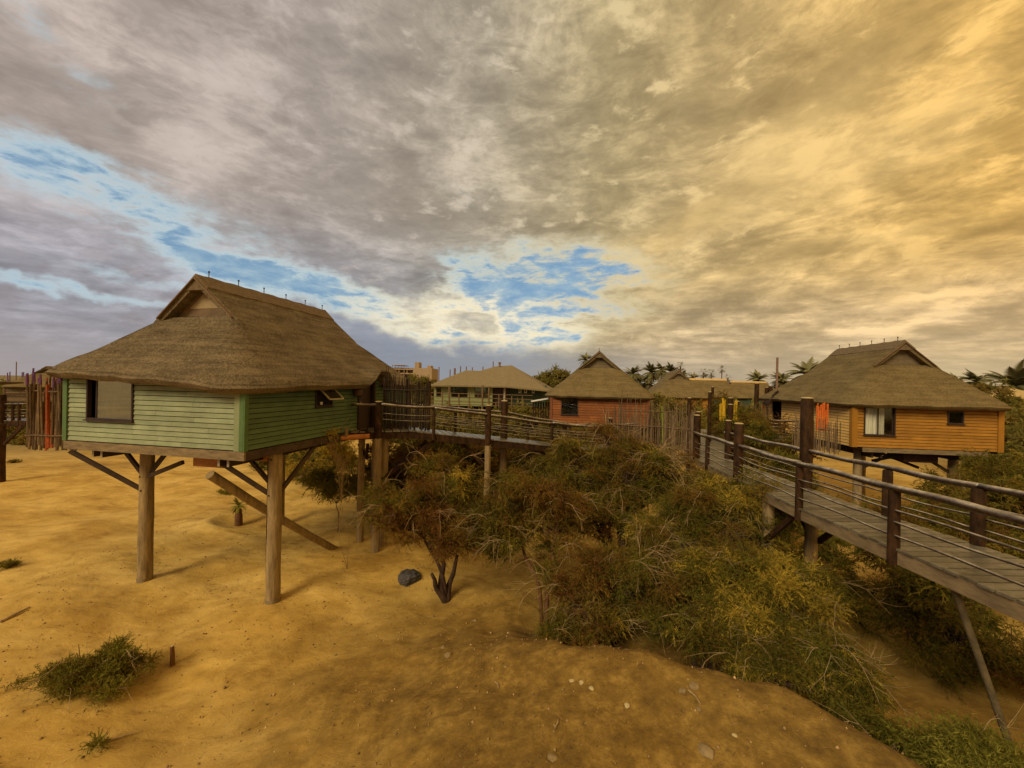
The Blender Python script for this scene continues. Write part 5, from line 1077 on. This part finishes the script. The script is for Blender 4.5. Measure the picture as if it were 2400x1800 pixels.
for k, (px, py, D_, rx, rz_, lab) in enumerate(((1750, 985, 19.5, 1.1, .9, 'olive bush behind the twin capped posts'), (1700, 965, 22.5, .9, 1.1, 'dark green bush growing around the yellow sticks'), (1790, 1010, 18.5, 1.2, .8, 'brown leafless bush in front of the small porch'), (1560, 960, 30, 2.4, 1.4, 'bush behind the thin stick fence with the lime stripe'), (1850, 1090, 15.5, .9, .6, 'low bush on the sand under the walkway handrail'), (60, 930, 48, 6, 1.5, 'pale olive bush at the far left skyline'), (600, 1010, 40, 5, 1.4, 'wide bush seen under the green hut'), (260, 1015, 33, 3.0, 1.0, 'dark green bush seen under the left part of the green hut'), (60, 1010, 34, 4.0, 1.2, 'grassy bush below the stick screen at left'), (700, 1040, 26, 2.6, 1.1, 'bush behind the right stilt of the green hut'), (2310, 925, 45, 3.0, 1.6, 'pale bush behind the ochre hut right eave'))):
    q = P(px, py, D_); n_ = 260 if D_ < 30 else 330
    tree(lab, (q[0], q[1]), [(q[0], q[1], q[2]-.3, rx, 1.2, rz_), (q[0]+rx*.4, q[1], max(.7, q[2]-1.4), rx, 1.2, 1.1), (q[0]-rx*.5, q[1], max(.6, q[2]-1.6), rx*.8, 1.0, 1.0)], kind='mid' if D_ < 25 else 'far', n_=n_, seed=60+k, tb=.5, tv=.25, trunk_r=.05, group=BG, lm=M_leaff if D_ > 25 else M_leaf, name='bush', cat='bush', gap=.1, twigs=12, limbs=D_ < 30)
# far belt of vegetation
r = np.random.default_rng(5); lb = []
for k in range(130):
    a = R_(r.uniform(-58, 58)); D_ = r.uniform(42, 110)*(1 if k < 90 else -.45); lb.append((math.tan(a)*D_, D_, r.uniform(.6, 2.6), r.uniform(2, 6), r.uniform(2, 4), r.uniform(1.2, 2.6)))
V, F, T, C = foliage(lb, 'far', 7200, 77, scale=(1.6, 3.2), tb=.5, tv=.25)
o = npmesh('far_scrub', V, F, T, M_leaff); tag(o, 'distant olive scrub spread across the plain behind the huts', 'scrub', kind='stuff')
# weeds in the foreground, lower left
wb = P(250, 1598, 7.7); wg = gz(wb[0], wb[1])
tree('low spreading green weed patch in the lower left sand', (wb[0], wb[1]), [(wb[0]-.62, wb[1]-.1, .10, .34, .34, .15), (wb[0]-.25, wb[1]-.1, .15, .42, .36, .22), (wb[0]+.38, wb[1]+.22, .10, .42, .18, .12), (wb[0]+.25, wb[1]-.40, .09, .50, .16, .12), (wb[0]-.05, wb[1]+.25, .24, .20, .20, .22)], kind='weed', n_=300, scale=(.4, .9), seed=90, tb=.38, tv=.25, lm=M_leafg, trunk_r=.02, name='weed_patch', cat='weed', dead=14, deadlen=(.2, .5), gap=.6, twigs=30)
mb = MB(); r2 = np.random.default_rng(3)
stems_root = thing('dry_plant', 'upright dry brown stalks sticking out of the weed patch', 'dry plant', (wb[0]-.5, wb[1], wg))
for k in range(9):
    mb = MB(); b = np.array([wb[0]-.75+r2.uniform(0, .5), wb[1]+r2.uniform(-.2, .2), wg]); mb.tube([b, b+[r2.normal(0, .03), 0, .3], b+[r2.normal(0, .06), 0, r2.uniform(.4, .75)]], [.012, .010, .005], 6, cap=False); mb.build('stalk', M_rust, stems_root, smooth=True)
mb = MB(); b = np.array([wb[0]-.25, wb[1]+.2, wg]); mb.tube([b, b+[.04, 0, .45], b+[.10, 0, .98]], [.008, .007, .003], 6)
mb.build('stalk', M_rust, stems_root, smooth=True)
WG = 'little tufts on the sand'
for k, (px, py, rr_, lab) in enumerate(((205, 1770, .12, 'small green tuft at the bottom left edge of the photo'), (15, 1620, .12, 'dark tuft at the left edge beside the weed patch'), (20, 1330, .14, 'dry brown tuft at the left edge in front of the hut'), (535, 1155, .45, 'low green tuft on the sand under the hut floor'), (30, 1085, .25, 'stubby dry tuft on the far sand at the left edge'))):
    D_ = 8
    for _ in range(25): q = P(px, py, D_); D_ *= (EYE-gz(q[0], q[1]))/(EYE-q[2])
    tree(lab, (q[0], q[1]), [(q[0], q[1], gz(q[0], q[1])+.08, rr_, rr_*.8, rr_*.35)], kind='weed', n_=int(26*max(.6, rr_/.3)), scale=(.4, .9), seed=120+k, tb=.3 if 'dry' in lab else .6, lm=M_leafg, trunk_r=.008, name='tuft', cat='weed', group=WG, twigs=4)

# ------------------------------------------------------------------ palms
def palm_proto(kind, seed):
    r = np.random.default_rng(seed); T = []; tn = []
    if kind == 'date':
        for k in range(58):
            a = r.uniform(0, 6.283); el_ = r.uniform(-.75, 1.35); L_ = r.uniform(.85, 1.12); d = np.array([math.cos(a)*math.cos(el_), math.sin(a)*math.cos(el_), math.sin(el_)]); p = np.zeros(3); side = np.array([-math.sin(a), math.cos(a), 0])
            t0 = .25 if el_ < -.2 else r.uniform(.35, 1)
            for s_ in range(12):
                q = p+d*L_/12; d = d+np.array([0, 0, -.115]); d /= np.linalg.norm(d); w = .20*math.sin(math.pi*min(1, (s_+1.6)/13))
                T.append([p-side*.008, p+side*.008, q]); tn.append(t0)
                for sg in (-1, 1):
                    for h in (0, .33, .66):
                        b = p+(q-p)*h; tip = b+side*sg*w+d*w*.75+np.array([0, 0, -w*.35]); T.append([b-d*.022, b+d*.022, tip]); tn.append(t0)
                p = q
    else:
        for k in range(46):
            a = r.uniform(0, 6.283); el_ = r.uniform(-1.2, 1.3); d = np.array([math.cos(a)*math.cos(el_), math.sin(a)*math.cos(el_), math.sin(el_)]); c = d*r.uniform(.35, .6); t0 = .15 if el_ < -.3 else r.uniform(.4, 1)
            T.append([c*0-[.01, 0, 0], c*0+[.01, 0, 0], c]); tn.append(t0)
            u1 = np.cross(d, [0, 0, 1.]); u1 /= np.linalg.norm(u1)+1e-6; u2 = np.cross(u1, d)
            for j in range(14):
                th = R_(-80+160*j/13); v = (d*math.cos(th)+u1*math.sin(th)); T.append([c-u1*.012, c+u1*.012, c+v*.42+[0, 0, -.06]]); tn.append(t0)
    return np.array(T), np.array(tn)
PP = {'date': palm_proto('date', 1), 'fan': palm_proto('fan', 2)}
protos = {}
def palm(kind, px, py, rpx, rm, label, group, drop=0):
    D_ = FPX*rm/rpx; c = P(px, py, D_)
    key = (kind,)
    rm = rm*(1.35 if kind == 'date' else 1.2); c = c-np.array([0, 0, rm*.12]); root = thing('palm_tree', label, 'palm', (c[0], c[1], 0), group)
    if key not in protos:
        T, tn = PP[kind]; o = npmesh('crown', T.reshape(-1, 3), np.arange(len(T)*3).reshape(-1, 3), np.repeat(tn, 3), M_palm)
        mb = MB(); mb.tube([(0, 0, z_) for z_ in np.linspace(0, 1, 8)], [.5, .42, .40, .40, .40, .42, .5, .6], 10, wob=.06); t_ = mb.build('trunk', M_palmt, None, smooth=True)
        protos[key] = (o, t_)
    else: o = protos[key][0].copy(); t_ = protos[key][1].copy(); col.objects.link(o); col.objects.link(t_)
    o.parent = root; t_.parent = root
    o.location = (0, 0, c[2]); o.scale = (rm, rm, rm); o.rotation_euler = (0, 0, rnd.uniform(0, 6)); t_.scale = (rm*.13, rm*.13, c[2]) if kind == 'date' else (rm*.16, rm*.16, c[2])
    return root
DG, FG = 'date palms on the skyline', 'fan palms on the skyline'
for k, (px, py, rp, lab) in enumerate(((1483, 873, 21, 'date palm just right of the orange hut roof'), (1500, 893, 18, 'low date palm tucked beside the orange hut roof'), (1527, 870, 22, 'big date palm at the left of the dense palm row'), (1551, 866, 18, 'date palm in the middle of the dense palm row'), (1574, 870, 21, 'date palm right of the middle of the dense palm row, above the small hut'), (1598, 880, 20, 'date palm at the right of the dense palm row'), (1626, 885, 13, 'small date palm between the palm row and the fan palms'), (1777, 888, 23, 'date palm behind the farther tan ridge roof'), (1833, 889, 23, 'date palm behind the tall pinkish pole'), (1893, 872, 36, 'large date palm behind the left slope of the ochre hut roof'), (2288, 892, 28, 'date palm behind the right slope of the ochre hut roof'), (2240, 893, 20, 'small date palm low behind the ochre hut roof'), (2378, 898, 52, 'large date palm at the right edge of the photo'), (1373, 842, 17, 'date palm peeking over the left slope of the orange hut roof'), (1000, 886, 13, 'little palm in front of the apartment block'), (1520, 895, 20, 'low date palm in front of the dense palm row'), (1560, 897, 19, 'low date palm left of the small far hut peak'))):
    palm('date', px, py, rp, 3.0 if rp < 30 else 3.2, lab, DG)
for (px, py, rp, lab) in ((1595, 857, 14, 'tall fan palm above the right end of the palm row'), (1649, 872, 13, 'left one of the two close fan palms'), (1667, 874, 13, 'right one of the two close fan palms'), (1692, 864, 11, 'tall slender fan palm with clear trunk'), (1706, 885, 12, 'low fan palm right of the slender one'), (1655, 886, 13, 'bushy low fan palm under the two close ones')):
    palm('fan', px, py, rp, 1.7, lab, FG)
q = P(1288, 893, 90); tree('round bright green tree between the lodge roof and the orange hut', (q[0], q[1]), [(q[0]-1.5, q[1], q[2]-.5, 3.0, 2.5, 2.2), (q[0]+1.8, q[1], q[2]-.3, 3.0, 2.5, 2.2)], kind='far', n_=500, seed=150, tb=.8, trunk_r=.25, name='broadleaf_tree', lm=M_leaff, scale=(1.2, 2.2), limbs=False, gap=0)
for k, (px, py, rx, rz_, lab) in enumerate(((905, 905, 4, 3, 'grey bush in front of the apartment block'), (2350, 1000, 4.0, 3.0, 'big grey green tree at the right edge below the palm'))):
    D_ = 70 if k == 0 else 26; q = P(px if k else 990, py, D_); s_ = D_/70
    tree(lab, (q[0], q[1]), [(q[0], q[1], q[2], rx*(.7 if k == 0 else .45), 2, rz_*(.5 if k == 0 else .45)), (q[0]+.5, q[1], q[2]-2.0, rx*.5, 2, 1.6)], kind='far', n_=260, seed=160+k, tb=.5, trunk_r=.12, name='bush', cat='bush', lm=M_leaff, scale=(.9, 1.7), limbs=False, gap=0)

# sapling palm inside its sand ring
sx, sy = -11.15, 16.0; sz = gz(sx, sy); sp_ = thing('palm_sapling', 'young palm sapling in a ring of sand under the green hut', 'palm', (sx, sy, sz))
T, tn = PP['date']; T2 = T[(np.arange(len(T)) % 3) > -1][:2400]*.42+np.array([sx, sy, sz+.78]); npmesh('crown', T2.reshape(-1, 3), np.arange(len(T2)*3).reshape(-1, 3), np.repeat(tn[:2400], 3)*0+.9, M_leafg, sp_, off=(sx, sy, sz))
mb = MB(); mb.tube([(sx, sy, sz-.05), (sx, sy, sz+.4), (sx-.03, sy, sz+.8)], [.16, .13, .04], 12, wob=.12); mb.build('trunk', M_rust, sp_, smooth=True)

# ------------------------------------------------------------------ stones, boulder, log, stake, litter
def rock(px, py, size, m, label, name='stone', group=None, seed=1, flat=.6, bury=.75, asp=1.0):
    D_ = 8
    for _ in range(30): q = P(px, py, D_); D_ *= (EYE-gz(q[0], q[1]))/(EYE-q[2])
    r = np.random.default_rng(seed); import bmesh
    bm = bmesh.new(); bmesh.ops.create_icosphere(bm, subdivisions=4 if size > .2 else 2, radius=1)
    pl_ = [(lambda d: d/np.linalg.norm(d))(r.normal(0, 1, 3)) for _ in range(9)]; pd = r.uniform(.62, .9, 9)
    for v in bm.verts:
        c = np.array(v.co)
        for d, k in zip(pl_, pd):
            o_ = np.dot(c, d)-k
            if o_ > 0: c = c-d*o_*.9
        c = c*(1+.05*math.sin(c[0]*9+seed)*math.sin(c[1]*8+2)+.035*math.sin(c[2]*17+c[0]*13)); c = c*np.array([size*asp, size*.85, size*flat]); v.co = c
    me = bpy.data.meshes.new(name); bm.to_mesh(me); bm.free(); me.materials.append(m)
    o = bpy.data.objects.new(name, me); col.objects.link(o); o.location = (q[0], q[1], gz(q[0], q[1])+size*flat*(1-bury)*.6); o.rotation_euler = (r.normal(0, .15), r.normal(0, .15), r.uniform(0, 6))
    tag(o, label, 'boulder' if name == 'boulder' else 'stone', group); return o
rock(960, 1358, .40, M_rock, 'dark grey boulder on the sand left of the forked trunk', 'boulder', seed=4, flat=.62, asp=.85)
STN = 'pale stones scattered on the mound'
for k, (px, py, s_, lab) in enumerate(((1040, 1520, .085, 'upper stone of the pair at the left of the mound'), (1051, 1537, .10, 'lower stone of the pair at the left of the mound'), (1363, 1600, .05, 'small round bright yellow pebble near the middle of the mound'), (1386, 1614, .05, 'thin stone just right of the bright pebble'), (1470, 1654, .055, 'upright narrow stone right of the bright pebble'), (1627, 1609, .085, 'angular tan stone near the crest on the right'), (1600, 1620, .07, 'brown stone left of the angular tan stone'), (1664, 1594, .05, 'flat white chip just above the angular tan stone'), (1655, 1762, .11, 'largest oblong pale stone near the bottom right of the mound'), (1295, 1776, .08, 'blunt pale stone at the bottom middle of the photo'), (1722, 1724, .035, 'tiny white chip right of the oblong stone'), (1778, 1673, .035, 'tiny pale chip near the right crest'), (1815, 1642, .06, 'half buried stone at the right end of the crest'), (1638, 1663, .05, 'small stone at the end of the dry stick'), (1340, 1596, .05, 'brown pebble left of the bright pebble'), (1113, 1455, .07, 'pale broken stone below the leftmost tamarisk trunk'))):
    rock(px, py, s_, M_stone if 'white' not in lab and 'bright' not in lab else mat('bright_stone', (.50, .40, .19), (.40, .31, .15), .8, 8), lab, group=STN, seed=20+k, asp=1.3 if 'oblong' in lab else 1)
def on_ground(px, py):
    D_ = 8
    for _ in range(30): q = P(px, py, D_); D_ *= (EYE-gz(q[0], q[1]))/(EYE-q[2])
    return np.array([q[0], q[1], gz(q[0], q[1])])
q = on_ground(404, 1560); mb = MB(); mb.tube([q-[0, 0, .1], q+[0, 0, .2], q+[-.015, 0, .42]], [.045, .042, .038], 12, wob=.08); o = mb.build('stake', M_oran if False else M_rust, None, off=q, smooth=True); o.location = q; tag(o, 'short reddish wooden stake in the sand right of the weeds', 'stake')
c_ = MB(); c_.tube([q+[-.015, 0, .421], q+[-.015, 0, .43]], [.033, .03], 10); cc = c_.build('sawn_top', M_cap, None, off=q); cc.parent = o
q = on_ground(705, 1120); q2 = on_ground(738, 1130); mb = MB(); mb.tube([q+[0, 0, .12], (q+q2)/2+[0, 0, .14], q2+[0, 0, .1]], [.12, .11, .09], 10, wob=.1); o = mb.build('fallen_log', M_cap, None, off=q, smooth=True); o.location = q; tag(o, 'pale fallen log lying on the sand behind the right stilt', 'log')
for k, (pa_, pb_, lab) in enumerate((((1613, 1620), (1643, 1657), 'pale dry stick lying near the angular tan stone'), ((1300, 1710), (1308, 1690), 'short dry stick near the bottom middle'), ((1160, 1600), (1168, 1617), 'dry stick on the left part of the mound'), ((240, 1745), (335, 1715), 'dark thin twig on the sand below the weed patch'), ((0, 1460), (70, 1425), 'weathered grey branch at the left edge'))):
    a, b = on_ground(*pa_)+[0, 0, .02], on_ground(*pb_)+[0, 0, .03]; mb = MB(); mb.tube([a, (a+b)/2+[.02, 0, .015], b], [.012, .012, .006] if k < 4 else [.035, .03, .015], 6); o = mb.build('dry_stick', M_twig, None, off=a, smooth=True); o.location = a; tag(o, lab, 'stick', 'dry sticks on the ground')
# litter and pebbles nobody could count
r = np.random.default_rng(9); N = 11000; lx_ = r.uniform(-10, 8.5, N); ly_ = r.uniform(3.4, 14, N); keep = r.random(N) < np.clip(.22+sst(lx_, -4, 3)*.8, 0, 1); lx_, ly_ = lx_[keep], ly_[keep]; N = len(lx_)
lz_ = ground_z(lx_, ly_); a = r.uniform(0, 6.28, N); ln = r.uniform(.02, .10, N)*r.choice([1, 1, 1, 1.8], N); d = np.stack([np.cos(a), np.sin(a), r.normal(0, .12, N)], 1); s_ = np.stack([-np.sin(a), np.cos(a), np.zeros(N)], 1)*r.uniform(.002, .006, N)[:, None]
c = np.stack([lx_, ly_, lz_+.012], 1); V = np.stack([c-s_, c+s_, c+d*ln[:, None]], 1).reshape(-1, 3)
o = npmesh('twig_litter', V, np.arange(len(V)).reshape(-1, 3), np.repeat(r.random(N), 3), mat('litter', (.30, .19, .09), (.16, .09, .04), .9, 3, tint=[(0, (.35, .3, .25)), (1, (1.5, 1.4, 1.2))])); tag(o, 'fine dry twig litter on the mound', 'litter', kind='stuff')
N = 4500; lx_ = r.uniform(-14, 8, N); ly_ = r.uniform(3.4, 18, N); lz_ = ground_z(lx_, ly_); oc_ = np.array([[1, 0, 0], [-1, 0, 0], [0, 1, 0], [0, -1, 0], [0, 0, 1], [0, 0, -1]], float); fc = np.array([[0, 2, 4], [2, 1, 4], [1, 3, 4], [3, 0, 4], [2, 0, 5], [1, 2, 5], [3, 1, 5], [0, 3, 5]])
sc = r.uniform(.006, .02, N)*r.choice([1, 1, 1, 1.7], N); V = (oc_[None]*sc[:, None, None]*r.uniform(.6, 1.3, (N, 6, 1)))+np.stack([lx_, ly_, lz_+.006], 1)[:, None, :]
F = (fc[None]+np.arange(N)[:, None, None]*6).reshape(-1, 3); o = npmesh('pebbles', V.reshape(-1, 3), F, np.repeat(r.random(N), 6), mat('pebble', (.40, .28, .13), (.25, .16, .07), .9, 3, tint=[(0, (.4, .38, .35)), (1, (1.6, 1.55, 1.5))])); tag(o, 'tiny pebbles strewn over the sand', 'pebbles', kind='stuff')
